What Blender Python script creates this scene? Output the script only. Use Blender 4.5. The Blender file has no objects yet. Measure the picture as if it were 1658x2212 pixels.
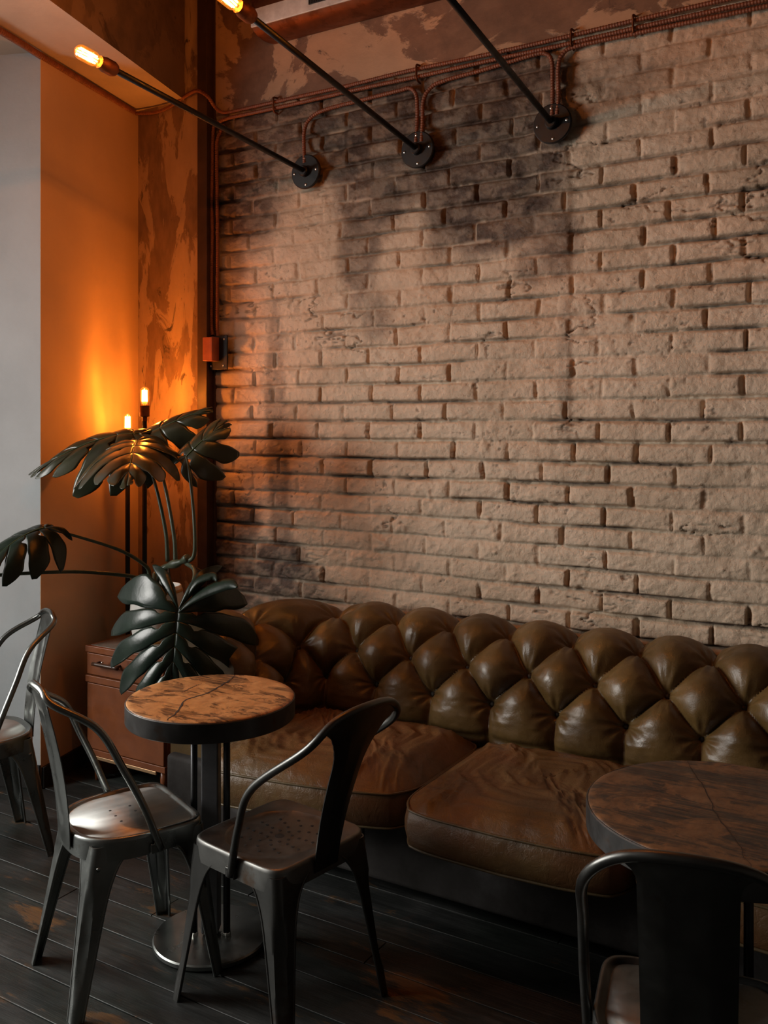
import bpy, bmesh, math, random
import numpy as np
from mathutils import Vector, Matrix, noise as mn
random.seed(7)
C = bpy.context.scene.collection
PI = math.pi
V = Vector

# ------------------------------------------------------------------ helpers
class MB:
    """collects verts / faces of one mesh"""
    def __init__(s): s.v = []; s.f = []
    def add(s, vs, fs):
        o = len(s.v); s.v += [tuple(p) for p in vs]; s.f += [tuple(i + o for i in f) for f in fs]; return s

def mesh_obj(name, mb, mat, parent=None, smooth=True, shift=None, angle=None):
    me = bpy.data.meshes.new(name)
    vs = mb.v
    if shift is not None: vs = [(p[0]-shift[0], p[1]-shift[1], p[2]-shift[2]) for p in vs]
    me.from_pydata(vs, [], mb.f); me.update()
    bm = bmesh.new(); bm.from_mesh(me); bmesh.ops.recalc_face_normals(bm, faces=bm.faces)
    if angle is not None:
        for e in bm.edges:
            if len(e.link_faces) == 2 and e.calc_face_angle(0) > angle: e.smooth = False
    bm.to_mesh(me); bm.free()
    if smooth: me.polygons.foreach_set('use_smooth', [True]*len(me.polygons))
    me.materials.append(mat)
    o = bpy.data.objects.new(name, me); C.objects.link(o)
    if parent: o.parent = parent
    return o

def root(name, label, cat, loc=(0, 0, 0), rz=0.0, group=None):
    o = bpy.data.objects.new(name, None); o.empty_display_size = .1; C.objects.link(o)
    o.location = loc; o.rotation_euler = (0, 0, rz); o['label'] = label; o['category'] = cat
    if group: o['group'] = group
    return o
def tag(o, label, cat, group=None):
    o['label'] = label; o['category'] = cat
    if group: o['group'] = group
    return o
def struct(o): o['kind'] = 'structure'; return o

def box(mb, x0, x1, y0, y1, z0, z1, bev=0.0, seg=2):
    bm = bmesh.new(); bmesh.ops.create_cube(bm, size=1)
    for v in bm.verts:
        v.co = V((x0+(v.co.x+.5)*(x1-x0), y0+(v.co.y+.5)*(y1-y0), z0+(v.co.z+.5)*(z1-z0)))
    if bev: bmesh.ops.bevel(bm, geom=bm.edges[:], offset=bev, segments=seg, profile=.5, affect='EDGES')
    bm.verts.index_update()
    mb.add([v.co[:] for v in bm.verts], [[v.index for v in f.verts] for f in bm.faces]); bm.free(); return mb

def catmull(pts, n):
    P = [V(p) for p in pts]
    P = [P[0]*2-P[1]] + P + [P[-1]*2-P[-2]]
    out = []
    m = len(P)-3
    for k in range(n+1):
        t = k/n*m; i = min(int(t), m-1); u = t-i
        a, b, c, d = P[i:i+4]
        out.append(.5*((2*b)+(c-a)*u+(2*a-5*b+4*c-d)*u*u+(3*b-a-3*c+d)*u**3))
    return out

def tube(mb, pts, r, n=12, cap=True, flat=None):
    """r number or function of t; flat=(sx, sy) squashes section"""
    pts = [V(p) for p in pts]; N = len(pts)
    T = [(pts[min(i+1, N-1)]-pts[max(i-1, 0)]).normalized() for i in range(N)]
    up = V((0, 0, 1)) if abs(T[0].z) < .9 else V((0, 1, 0))
    u = (up - T[0]*up.dot(T[0])).normalized()
    vs = []; fs = []
    for i in range(N):
        u = (u - T[i]*u.dot(T[i])).normalized(); w = T[i].cross(u)
        rr = r(i/(N-1)) if callable(r) else r
        for k in range(n):
            a = 2*PI*k/n
            vs.append(pts[i]+(u*math.cos(a)+w*math.sin(a))*rr)
    for i in range(N-1):
        for k in range(n):
            fs.append((i*n+k, i*n+(k+1) % n, (i+1)*n+(k+1) % n, (i+1)*n+k))
    if cap:
        fs.append(tuple(range(n))[::-1]); fs.append(tuple((N-1)*n+k for k in range(n)))
    mb.add(vs, fs); return mb

def lathe(mb, prof, n=48, c=(0, 0, 0), close=True):
    vs = []; fs = []
    for (r, z) in prof:
        for k in range(n):
            a = 2*PI*k/n; vs.append((c[0]+r*math.cos(a), c[1]+r*math.sin(a), c[2]+z))
    for i in range(len(prof)-1):
        for k in range(n):
            fs.append((i*n+k, i*n+(k+1) % n, (i+1)*n+(k+1) % n, (i+1)*n+k))
    if close:
        fs.append(tuple(range(n))[::-1]); fs.append(tuple((len(prof)-1)*n+k for k in range(n)))
    mb.add(vs, fs); return mb

def xf(mb, M):
    mb.v = [tuple(M @ V(p)) for p in mb.v]; return mb

# ------------------------------------------------------------------ materials
def nm(name):
    m = bpy.data.materials.new(name); m.use_nodes = True; nt = m.node_tree
    b = nt.nodes['Principled BSDF']; return m, nt, b
def N(nt, t, **k):
    n = nt.nodes.new(t)
    for a, b in k.items():
        if a in n.inputs: n.inputs[a].default_value = b
        else: setattr(n, a, b)
    return n
def L(nt, a, b): nt.links.new(a, b)
def coords(nt, scale=(1, 1, 1), rot=(0, 0, 0)):
    tc = N(nt, 'ShaderNodeTexCoord'); mp = N(nt, 'ShaderNodeMapping')
    mp.inputs['Scale'].default_value = scale; mp.inputs['Rotation'].default_value = rot
    L(nt, tc.outputs['Object'], mp.inputs['Vector']); return mp.outputs['Vector']
def noise(nt, vec, scale, detail=6, rough=.6, dist=0):
    n = N(nt, 'ShaderNodeTexNoise'); n.inputs['Scale'].default_value = scale; n.inputs['Detail'].default_value = detail
    n.inputs['Roughness'].default_value = rough; n.inputs['Distortion'].default_value = dist
    L(nt, vec, n.inputs['Vector']); return n.outputs['Fac']
def ramp(nt, fac, stops, interp='LINEAR'):
    r = N(nt, 'ShaderNodeValToRGB'); r.color_ramp.interpolation = interp
    el = r.color_ramp.elements
    while len(el) < len(stops): el.new(.5)
    for e, (p, c) in zip(el, stops):
        e.position = p; e.color = (c, c, c, 1) if not hasattr(c, '__len__') else (c[0], c[1], c[2], 1)
    L(nt, fac, r.inputs['Fac']); return r.outputs['Color']
def mix(nt, fac, a, b, mode='MIX'):
    m = N(nt, 'ShaderNodeMix', data_type='RGBA', blend_type=mode)
    for s, x in ((0, fac), (6, a), (7, b)):
        if hasattr(x, 'default_value') or hasattr(x, 'is_linked'): L(nt, x, m.inputs[s])
        else: m.inputs[s].default_value = x if s == 0 else (x[0], x[1], x[2], 1)
    return m.outputs[2]
def bump(nt, b, h, strength=.3, dist=.01, prev=None):
    n = N(nt, 'ShaderNodeBump'); n.inputs['Strength'].default_value = strength; n.inputs['Distance'].default_value = dist
    L(nt, h, n.inputs['Height'])
    if prev is not None: L(nt, prev, n.inputs['Normal'])
    if b is not None: L(nt, n.outputs['Normal'], b.inputs['Normal'])
    return n.outputs['Normal']

M = {}
def simple(name, col, rough=.5, metal=0.0, ns=0, amt=.3, bs=0, bd=.002, spec=None, scale=(1, 1, 1)):
    m, nt, b = nm(name)
    b.inputs['Base Color'].default_value = (*col, 1); b.inputs['Roughness'].default_value = rough; b.inputs['Metallic'].default_value = metal
    if spec is not None: b.inputs['Specular IOR Level'].default_value = spec
    if ns:
        v = coords(nt, scale)
        f = noise(nt, v, ns)
        c = ramp(nt, f, [(.3, [x*(1-amt) for x in col]), (.7, [min(1, x*(1+amt)) for x in col])])
        L(nt, c, b.inputs['Base Color'])
        rr = ramp(nt, noise(nt, v, ns*1.7), [(.3, max(0, rough-.12)), (.7, min(1, rough+.12))]); L(nt, rr, b.inputs['Roughness'])
        if bs: bump(nt, b, noise(nt, v, bs), .4, bd)
    M[name] = m; return m

# brick wall
m, nt, b = nm('painted_brick'); M['brick'] = m
v = coords(nt)
at = N(nt, 'ShaderNodeAttribute', attribute_name='stain'); a_shade = N(nt, 'ShaderNodeAttribute', attribute_name='recess_shade')
paint = ramp(nt, noise(nt, v, 3.0, 8), [(.3, (.48, .37, .26)), (.5, (.585, .46, .335)), (.72, (.66, .54, .41))])
speck = ramp(nt, noise(nt, v, 38, 5, .7), [(.25, (.42, .27, .17)), (.38, (1, 1, 1))])
paint = mix(nt, .55, paint, speck, 'MULTIPLY')
dark = ramp(nt, noise(nt, v, 6, 8, .65), [(.3, (.040, .026, .018)), (.55, (.085, .052, .033)), (.75, (.17, .10, .06))])
c = mix(nt, at.outputs['Fac'], paint, dark)
c = mix(nt, a_shade.outputs['Fac'], c, (.07, .04, .025))  # painted shade: recesses of the brickwork tinted dark
L(nt, c, b.inputs['Base Color']); b.inputs['Roughness'].default_value = .62
n1 = bump(nt, None, noise(nt, v, 60, 8, .65), .8, .007)
bump(nt, b, noise(nt, coords(nt, (1, 1, 1.6)), 220, 4, .6), .35, .002, n1)

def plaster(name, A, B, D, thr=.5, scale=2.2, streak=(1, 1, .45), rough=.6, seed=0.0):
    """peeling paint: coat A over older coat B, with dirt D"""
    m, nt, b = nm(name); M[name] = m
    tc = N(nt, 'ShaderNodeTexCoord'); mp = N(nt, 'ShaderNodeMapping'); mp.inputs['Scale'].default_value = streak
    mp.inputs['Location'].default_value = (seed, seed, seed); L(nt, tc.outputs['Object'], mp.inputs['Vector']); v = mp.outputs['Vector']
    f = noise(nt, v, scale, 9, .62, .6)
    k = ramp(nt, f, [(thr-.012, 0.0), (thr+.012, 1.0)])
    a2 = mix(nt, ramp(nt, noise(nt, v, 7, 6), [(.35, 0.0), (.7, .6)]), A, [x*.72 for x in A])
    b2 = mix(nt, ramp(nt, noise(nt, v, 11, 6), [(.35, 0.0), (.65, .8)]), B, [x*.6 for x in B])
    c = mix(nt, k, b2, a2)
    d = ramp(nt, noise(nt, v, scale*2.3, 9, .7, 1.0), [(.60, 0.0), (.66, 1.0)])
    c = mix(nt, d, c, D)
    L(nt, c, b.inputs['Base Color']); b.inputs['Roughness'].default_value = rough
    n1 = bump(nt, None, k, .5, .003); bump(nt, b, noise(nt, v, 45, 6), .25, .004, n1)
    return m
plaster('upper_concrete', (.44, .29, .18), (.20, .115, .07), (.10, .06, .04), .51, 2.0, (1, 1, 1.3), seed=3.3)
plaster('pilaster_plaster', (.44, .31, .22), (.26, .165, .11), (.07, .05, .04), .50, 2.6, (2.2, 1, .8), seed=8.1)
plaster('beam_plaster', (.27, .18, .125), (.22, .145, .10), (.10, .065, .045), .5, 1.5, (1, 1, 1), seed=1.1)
simple('soffit_plaster', (.48, .40, .32), .8, 0, 3, .14, 40, .002)
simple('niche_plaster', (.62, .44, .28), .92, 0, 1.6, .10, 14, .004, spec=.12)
simple('pier_plaster', (.44, .465, .48), .75, 0, 2.0, .12, 30, .003)
simple('room_plaster', (.085, .075, .065), .9, 0, 2, .1)

# floor boards
FP = [(-2.50, 1.95, .20), (-2.98, 2.60, .22), (-2.30, 2.35, .2), (-2.02, 1.78, .16), (-2.2, 2.2, .12), (-1.2, 2.25, .3), (-1.9, 1.72, .12)]
m, nt, b = nm('worn_floor_paint'); M['floor'] = m
v = coords(nt, (.35, 1.0, 1.0)); v2 = coords(nt)
ab = N(nt, 'ShaderNodeAttribute', attribute_name='board')
base = ramp(nt, noise(nt, v, 9, 8, .65), [(.3, (.008, .009, .008)), (.55, (.028, .029, .028)), (.75, (.07, .069, .066))])
base = mix(nt, ramp(nt, noise(nt, v2, 2.2, 4), [(.45, 0.0), (.65, .6)]), base, (.012, .022, .015))
grain = ramp(nt, noise(nt, coords(nt, (.12, 3.0, 1)), 22, 6, .7), [(.35, .55), (.7, 1.25)])
base = mix(nt, 1.0, base, grain, 'MULTIPLY')
wn = noise(nt, coords(nt, (.5, 1.6, 1)), 5.5, 10, .72, .3)
acc = None
for (px_, py_, pr_) in FP:
    dn = N(nt, 'ShaderNodeVectorMath', operation='DISTANCE'); L(nt, coords(nt), dn.inputs[0]); dn.inputs[1].default_value = (px_, py_, 0)
    mr = N(nt, 'ShaderNodeMapRange'); mr.inputs['From Min'].default_value = 0; mr.inputs['From Max'].default_value = pr_; mr.inputs['To Min'].default_value = .10; mr.inputs['To Max'].default_value = 0
    L(nt, dn.outputs['Value'], mr.inputs['Value'])
    if acc is None: acc = mr.outputs[0]
    else:
        ma = N(nt, 'ShaderNodeMath', operation='MAXIMUM'); L(nt, acc, ma.inputs[0]); L(nt, mr.outputs[0], ma.inputs[1]); acc = ma.outputs[0]
ma = N(nt, 'ShaderNodeMath', operation='ADD'); L(nt, wn, ma.inputs[0]); L(nt, acc, ma.inputs[1])
wear = ramp(nt, ma.outputs[0], [(.60, 0.0), (.66, .85)])
wood = ramp(nt, noise(nt, coords(nt, (.2, 4, 1)), 18, 5, .7), [(.3, (.05, .024, .009)), (.7, (.16, .078, .026))])
c = mix(nt, wear, base, wood)
c = mix(nt, 1.0, c, ramp(nt, ab.outputs['Fac'], [(0, .7), (1, 1.25)]), 'MULTIPLY')
L(nt, c, b.inputs['Base Color'])
L(nt, ramp(nt, noise(nt, v, 14, 6), [(.3, .38), (.75, .72)]), b.inputs['Roughness'])
n1 = bump(nt, None, noise(nt, coords(nt, (.15, 3.2, 1)), 26, 7, .7), .5, .003); bump(nt, b, wear, .3, .002, n1)
b.inputs['Specular IOR Level'].default_value = .4

def leather(name, c0, c1, c2, rough=.34, top=None, bs=1.0, spec=.5):
    m, nt, b = nm(name); M[name] = m
    v = coords(nt)
    c = ramp(nt, noise(nt, v, 5, 8, .62), [(.3, c0), (.52, c1), (.74, c2)])
    if top:
        c = mix(nt, ramp(nt, noise(nt, v, 2.3, 6, .6), [(.45, 0.0), (.62, .85)]), c, top)
    L(nt, c, b.inputs['Base Color'])
    L(nt, ramp(nt, noise(nt, v, 12, 6), [(.3, rough-.07), (.7, rough+.12)]), b.inputs['Roughness'])
    b.inputs['Specular IOR Level'].default_value = spec
    vo = N(nt, 'ShaderNodeTexVoronoi', feature='DISTANCE_TO_EDGE'); vo.inputs['Scale'].default_value = 42
    L(nt, coords(nt), vo.inputs['Vector'])
    n1 = bump(nt, None, ramp(nt, vo.outputs['Distance'], [(0, 0.0), (.09, 1.0)]), .10*bs, .001)
    n2 = bump(nt, None, noise(nt, v, 22, 7, .7, .8), .32*bs, .006, n1)
    bump(nt, b, noise(nt, v, 300, 3), .15, .001, n2)
    return m
leather('leather_back', (.055, .031, .010), (.105, .062, .020), (.155, .098, .036), .34)
leather('leather_seat', (.055, .027, .009), (.115, .062, .021), (.17, .105, .04), .38, (.13, .052, .018), 1.8)
leather('sofa_base', (.018, .016, .014), (.04, .036, .034), (.085, .08, .08), .75, None, .8, .2)
leather('piping', (.05, .03, .012), (.10, .066, .028), (.15, .1, .045), .4)
simple('button_leather', (.018, .011, .005), .65)

def metal(name, col, rough, rust=None, ns=5, thr=.58, streak=(1, 1, 1), bst=.06):
    m, nt, b = nm(name); M[name] = m
    v = coords(nt, streak)
    c = ramp(nt, noise(nt, v, ns, 7), [(.3, [x*.75 for x in col]), (.7, [x*1.2 for x in col])])
    if rust: c = mix(nt, ramp(nt, noise(nt, v, ns*1.3, 8, .65), [(thr, 0.0), (thr+.1, .8)]), c, rust)
    L(nt, c, b.inputs['Base Color']); b.inputs['Metallic'].default_value = 1.0
    L(nt, ramp(nt, noise(nt, v, ns*3, 6), [(.3, rough-.07), (.7, rough+.1)]), b.inputs['Roughness'])
    bump(nt, b, noise(nt, v, 30, 5), bst, .002)
    return m
metal('gunmetal', (.27, .285, .275), .31, (.10, .055, .03), 6, .62)
metal('dark_steel', (.11, .11, .105), .36, (.08, .045, .03), 6, .6)
metal('brushed_seat', (.66, .67, .65), .52, (.36, .24, .15), 9, .58, (1, .10, 1), .45)
metal('seat_steel', (.20, .20, .19), .44, (.14, .08, .045), 6, .6)
metal('black_pole', (.05, .05, .052), .42)
metal('rim_steel', (.075, .072, .07), .5, (.07, .04, .025), 8, .55)
metal('bright_screw', (.8, .78, .72), .3)
metal('galvanized', (.62, .66, .68), .45, None, 14)
metal('rust_brown', (.22, .09, .045), .55, (.12, .045, .02), 9, .5)
simple('cable_jacket', (.19, .065, .032), .5, 0, 30, .25)
simple('black_iron', (.012, .012, .012), .45, .3, 20, .3)
simple('post_paint', (.055, .030, .019), .5, .2, 6, .4, 30, .002)
simple('box_paint', (.32, .085, .035), .45, 0, 12, .25)
simple('base_black', (.015, .014, .013), .8)
simple('grille_black', (.012, .012, .012), .6)

def wood_top(name, A, B, S, thr, sc, grain_rot=0, crack=None, rough=.42, gs=20):
    m, nt, b = nm(name); M[name] = m
    g = coords(nt, (gs*.06, 1.0, 1), (0, 0, grain_rot))
    c = ramp(nt, noise(nt, g, gs, 8, .65, .2), [(.3, A), (.7, B)])
    k = ramp(nt, noise(nt, coords(nt, (.6, 1.3, 1), (0, 0, grain_rot)), sc, 10, .72, .6), [(thr, 0.0), (thr+.05, 1.0)])
    k = mix(nt, 1.0, k, ramp(nt, noise(nt, coords(nt, (.1, 1.6, 1), (0, 0, grain_rot)), 60, 4), [(.35, .25), (.6, 1.0)]), 'MULTIPLY')
    c = mix(nt, k, c, S)
    L(nt, c, b.inputs['Base Color'])
    L(nt, ramp(nt, noise(nt, g, 12, 5), [(.3, rough-.1), (.7, rough+.15)]), b.inputs['Roughness'])
    n1 = bump(nt, None, noise(nt, g, gs*2, 6, .7), .3, .002); bump(nt, b, k, -.3, .002, n1)
    return m
wood_top('oak_top', (.40, .17, .055), (.62, .31, .115), (.07, .032, .014), .50, 9, .9)
wood_top('dark_top', (.08, .036, .014), (.19, .088, .034), (.018, .014, .012), .46, 7, -.2, rough=.5, gs=26)
wood_top('cabinet_wood', (.15, .040, .011), (.215, .062, .017), (.10, .028, .009), .62, 5, PI/2, rough=.42, gs=14)
simple('panel_paint', (.60, .61, .60), .5, .1, 14, .25)
simple('column_paint', (.10, .10, .105), .5, 0, 12, .3)
simple('cabinet_top', (.16, .15, .13), .4, 0, 12, .2)
simple('brass_edge', (.55, .34, .18), .35, .8)
simple('handle_dark', (.05, .022, .012), .35)
simple('crack_dark', (.03, .016, .008), .8)
simple('ceramic_white', (.62, .61, .57), .28, 0, 4, .08)
simple('ceramic_gold', (.50, .27, .07), .35)
simple('soil', (.03, .02, .015), .9, 0, 60, .5, 40, .01)
simple('terracotta', (.28, .12, .06), .6, 0, 10, .2)
simple('bare_fibre', (.10, .06, .035), .8)

m, nt, b = nm('monstera_leaf'); M['leaf'] = m
v = coords(nt)
L(nt, ramp(nt, noise(nt, v, 7, 6), [(.3, (.006, .012, .009)), (.7, (.014, .027, .018))]), b.inputs['Base Color'])
b.inputs['Roughness'].default_value = .30; b.inputs['Specular IOR Level'].default_value = .36
bump(nt, b, noise(nt, v, 26, 5), .3, .004)
m, nt, b = nm('leaf_olive'); M['leaf_olive'] = m
L(nt, ramp(nt, noise(nt, coords(nt), 7, 6), [(.3, (.018, .022, .012)), (.7, (.045, .050, .024))]), b.inputs['Base Color'])
b.inputs['Roughness'].default_value = .28; b.inputs['Specular IOR Level'].default_value = .6
simple('stalk', (.065, .085, .055), .38, 0, 20, .3)
simple('midrib', (.05, .10, .045), .4)

def emit(name, col, s):
    m = bpy.data.materials.new(name); m.use_nodes = True; nt = m.node_tree; nt.nodes.clear()
    e = N(nt, 'ShaderNodeEmission'); e.inputs['Color'].default_value = (*col, 1); e.inputs['Strength'].default_value = s
    o = N(nt, 'ShaderNodeOutputMaterial'); L(nt, e.outputs[0], o.inputs[0]); M[name] = m
emit('filament', (1, .66, .27), 14)
m = bpy.data.materials.new('amber_glass'); m.use_nodes = True; nt = m.node_tree; nt.nodes.clear(); M['amber_glass'] = m
tr = N(nt, 'ShaderNodeBsdfTransparent'); tr.inputs['Color'].default_value = (1, .72, .38, 1)
gl = N(nt, 'ShaderNodeBsdfGlossy'); gl.inputs['Roughness'].default_value = .05
lw = N(nt, 'ShaderNodeLayerWeight'); lw.inputs['Blend'].default_value = .25
mx = N(nt, 'ShaderNodeMixShader'); L(nt, lw.outputs['Facing'], mx.inputs[0]); L(nt, tr.outputs[0], mx.inputs[1]); L(nt, gl.outputs[0], mx.inputs[2])
em = N(nt, 'ShaderNodeEmission'); em.inputs['Color'].default_value = (1, .30, .03, 1); em.inputs['Strength'].default_value = .35
ad = N(nt, 'ShaderNodeAddShader'); L(nt, mx.outputs[0], ad.inputs[0]); L(nt, em.outputs[0], ad.inputs[1])
o = N(nt, 'ShaderNodeOutputMaterial'); L(nt, ad.outputs[0], o.inputs[0])
m = bpy.data.materials.new('window_glass'); m.use_nodes = True; nt = m.node_tree; nt.nodes.clear(); M['window_glass'] = m
tr = N(nt, 'ShaderNodeBsdfTransparent'); gl = N(nt, 'ShaderNodeBsdfGlossy'); gl.inputs['Roughness'].default_value = .02
mx = N(nt, 'ShaderNodeMixShader'); mx.inputs[0].default_value = .06; L(nt, tr.outputs[0], mx.inputs[1]); L(nt, gl.outputs[0], mx.inputs[2])
o = N(nt, 'ShaderNodeOutputMaterial'); L(nt, mx.outputs[0], o.inputs[0])

# ------------------------------------------------------------------ numpy noise
def vnoise(x, y, seed):
    rng = np.random.RandomState(seed); tab = rng.rand(256, 256).astype(np.float32)
    xi = np.floor(x).astype(int); yi = np.floor(y).astype(int); fx = x-xi; fy = y-yi
    fx = fx*fx*(3-2*fx); fy = fy*fy*(3-2*fy)
    g = lambda a, b: tab[a & 255, b & 255]
    return (g(xi, yi)*(1-fx)+g(xi+1, yi)*fx)*(1-fy)+(g(xi, yi+1)*(1-fx)+g(xi+1, yi+1)*fx)*fy
def fbm(x, y, seed, o=4, g=.55):
    s = 0; a = 1; t = 0
    for k in range(o):
        s = s+a*vnoise(x*2**k+k*17.3, y*2**k+k*9.1, seed+k); t += a; a *= g
    return s/t-.5
def sstep(a, b, x):
    t = np.clip((x-a)/(b-a), 0, 1); return t*t*(3-2*t)

# ------------------------------------------------------------------ SETTING
WY = 3.47
CEIL = 4.05
# brick wall: real relief
def brick_wall():
    x0, x1, z0, z1 = -3.10, 1.00, 0.0, 3.09
    dx, dz = .0052, .0045
    nx = int((x1-x0)/dx)+1; nz = int((z1-z0)/dz)+1
    X, Z = np.meshgrid(np.linspace(x0, x1, nx), np.linspace(z0, z1, nz))
    P = .0818; Lb = .2615
    # mortar lines: meandering a little
    wz = Z+.016*fbm(X*1.1, Z*.9, 11, 3)+.010*fbm(X*5, Z*5, 12, 3)
    # courses tip where the old masonry was patched (upper left)
    r = (wz-1.354)/P; row = np.floor(r).astype(int); fz = (r-row)*P
    rj = np.random.RandomState(5).rand(400)
    off = np.where(row % 2 == 0, 0.0, Lb/2)+(rj[(row+100) % 400]-.5)*.035
    # the row from z=1.354 to 1.436 has joints at x=-.851
    c = (X+.851-off+.010*fbm(X*4, Z*9, 13, 3))/Lb
    col = np.floor(c).astype(int); fx = (c-col)*Lb
    hsh = lambda a, b, s: np.modf(np.abs(np.sin(a*127.1+b*311.7+s*74.7)*43758.5453))[0]
    # brick length jitter: shift joints
    ej = (hsh(col, row, 1)-.5)*.03; ej2 = (hsh(col+1, row, 1)-.5)*.03
    dl = fx-ej; dr = Lb+ej2-fx
    gz = .0085+.008*fbm(X*3, Z*8, 14, 3); gx = .003+.010*np.clip(fbm(X*7, Z*7, 15, 3), -.3, .5)
    rough = .010*fbm(X*26, Z*26, 21, 3)
    ez = np.minimum(fz, P-fz)-gz*.5+rough*.5; ex = np.minimum(dl, dr)-gx*.5+rough*.6
    e = np.minimum(ez, ex)
    plateau = sstep(-.003, .009, e)
    round_ = sstep(0, .03, e)
    smear = sstep(.02, .14, fbm(X*1.4+3, Z*1.9+1, 31, 4))     # joints filled by old render
    for (cx, cz, rx, rz, w) in [(-2.0, 2.1, .45, .30, 1), (-2.6, 2.1, .4, .5, 1.0), (-1.2, 2.0, .28, .3, .9), (-.9, 2.85, .7, .28, 1.0), (-2.8, .85, .35, .2, 1), (-2.5, 2.5, .3, .3, .8)]:
        smear = np.maximum(smear, w*np.exp(-((X-cx)/rx)**2-((Z-cz)/rz)**2)*(.6+1.1*(fbm(X*5, Z*5, 33, 3)+.4)))
    smear = np.clip(smear, 0, .93)
    depth = .019*(1-smear*.80)
    deep = sstep(-.05, .25, fbm(X*9, Z*9, 35, 3))*.010
    slot = np.exp(-((fz-.0035+.006*fbm(X*10, Z*10, 36, 3))/.0050)**2)*sstep(-.16, .06, fbm(X*5+2, Z*12, 37, 3))*(1-smear*.75)          # raked-out spots
    h = depth*(plateau-1)-deep*(1-plateau)*(1-smear*.7)+.003*round_-.016*slot
    bh = (hsh(col, row, 2)-.5)*.010+(hsh(col, row, 3)-.5)*.05*(fz-P/2)+(hsh(col, row, 4)-.5)*.016*(fx/Lb-.5)
    h = h+bh*plateau*(1-smear*.5)
    h = h+.022*fbm(X*1.3, Z*1.3, 41, 3)+.007*fbm(X*8, Z*13, 42, 3)+.0085*fbm(X*30, Z*46, 43, 4)+.0035*fbm(X*80, Z*110, 61, 2)+smear*.013*fbm(X*9, Z*10, 44, 4)
    # lumps of mortar
    h = h+.006*sstep(.22, .34, fbm(X*13, Z*15, 45, 3))*sstep(.3, .8, smear)
    # vertical step of the wall at x = -1.25
    stp = sstep(-.01, .02, X+1.245+.02*fbm(X*3, Z*6, 46, 3))*sstep(1.45, 1.6, Z)
    h = h-.008*stp
    # cracks and pits
    ck = np.abs(fbm(X*2.2+5, Z*7, 47, 5)); crack = sstep(.012, .0, ck)*sstep(.05, .2, fbm(X*2.5, Z*2.5, 48, 3))
    h = h-.012*crack
    pit = sstep(.27, .36, fbm(X*60, Z*60, 49, 2))*sstep(.02, .12, fbm(X*4, Z*4, 62, 3)); h = h-.004*pit
    # stains (unpainted / sooty areas with shapes of their own)
    st = np.zeros_like(X)
    nz1 = fbm(X*3.2, Z*3.2, 51, 5)*1.5; nz2 = fbm(X*12, Z*12, 52, 4)
    for (cx, cz, rx, rz, w) in [
        (-2.85, 2.78, .26, .30, 1.1), (-2.98, 2.45, .12, .3, .6), (-2.28, 2.88, .30, .24, 1.2), (-2.7, 2.95, .5, .12, 1.1), (-1.75, 2.92, .6, .16, 1.3), (-2.12, 2.66, .22, .22, .9), (-1.95, 2.9, .25, .2, .9),
        (-1.62, 2.80, .40, .32, 1.35), (-1.55, 2.50, .34, .20, 1.0), (-1.34, 2.78, .10, .32, 1.0), (-1.30, 2.34, .12, .16, .8),
        (-1.40, 2.22, .07, .10, .6), (-2.21, 2.35, .10, .30, .8), (-2.13, 2.06, .08, .12, .55), (-2.68, 1.78, .05, .32, .55), (-2.66, 1.25, .06, .35, .7),
        (-2.92, 1.12, .14, .12, .9), (-2.95, .85, .20, .20, 1.05), (-2.68, .88, .13, .16, 1.1), (-2.52, .84, .07, .08, .9), (-1.26, 1.85, .025, .25, .35), (-2.6, .6, .6, .2, .9)]:
        d = np.sqrt(((X-cx)/rx)**2+((Z-cz)/rz)**2)
        st = np.maximum(st, w*(1-sstep(.75, 1.45, d+nz1*.75+nz2*.3)))
    st = np.clip(st, 0, 1)*(.78+.22*sstep(-.12, .1, fbm(X*18, Z*26, 53, 4)))
    # paint left in the joints of the sooty bricks
    st = st*(1-.55*(1-plateau)*sstep(-.02, .06, fbm(X*6, Z*6, 54, 3)))
    # painted-over plaster showing at the lamp flange
    st = st*(1-np.exp(-((X+2.52)/.15)**2-((Z-2.52)/.22)**2)*.95)
    rsh = np.clip(.8*slot+.55*pit+.6*crack+(1-sstep(-.004, .003, e))*(1-smear)*.62*sstep(-.14, .12, fbm(X*5, Z*14, 55, 4)), 0, 1)  # shadow lines of slots, joints, pits and cracks put into the colour
    # fade relief near the edges that meet the post
    co = np.stack([X, WY-h-.004, Z], -1).reshape(-1, 3).astype(np.float32)
    idx = np.arange(nx*nz).reshape(nz, nx)
    q = np.stack([idx[:-1, :-1], idx[:-1, 1:], idx[1:, 1:], idx[1:, :-1]], -1).reshape(-1, 4).astype(np.int32)
    me = bpy.data.meshes.new('wall_back'); me.vertices.add(len(co)); me.vertices.foreach_set('co', co.ravel())
    me.loops.add(q.size); me.loops.foreach_set('vertex_index', q.ravel())
    me.polygons.add(len(q)); me.polygons.foreach_set('loop_start', np.arange(0, q.size, 4, dtype=np.int32))
    me.update(calc_edges=True)
    me.polygons.foreach_set('use_smooth', np.ones(len(q), dtype=bool))
    for nme, arr in (('stain', st), ('recess_shade', rsh)):
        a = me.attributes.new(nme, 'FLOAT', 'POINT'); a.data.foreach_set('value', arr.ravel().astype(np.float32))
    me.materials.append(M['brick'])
    o = bpy.data.objects.new('wall_back', me); C.objects.link(o); struct(o)
brick_wall()

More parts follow.
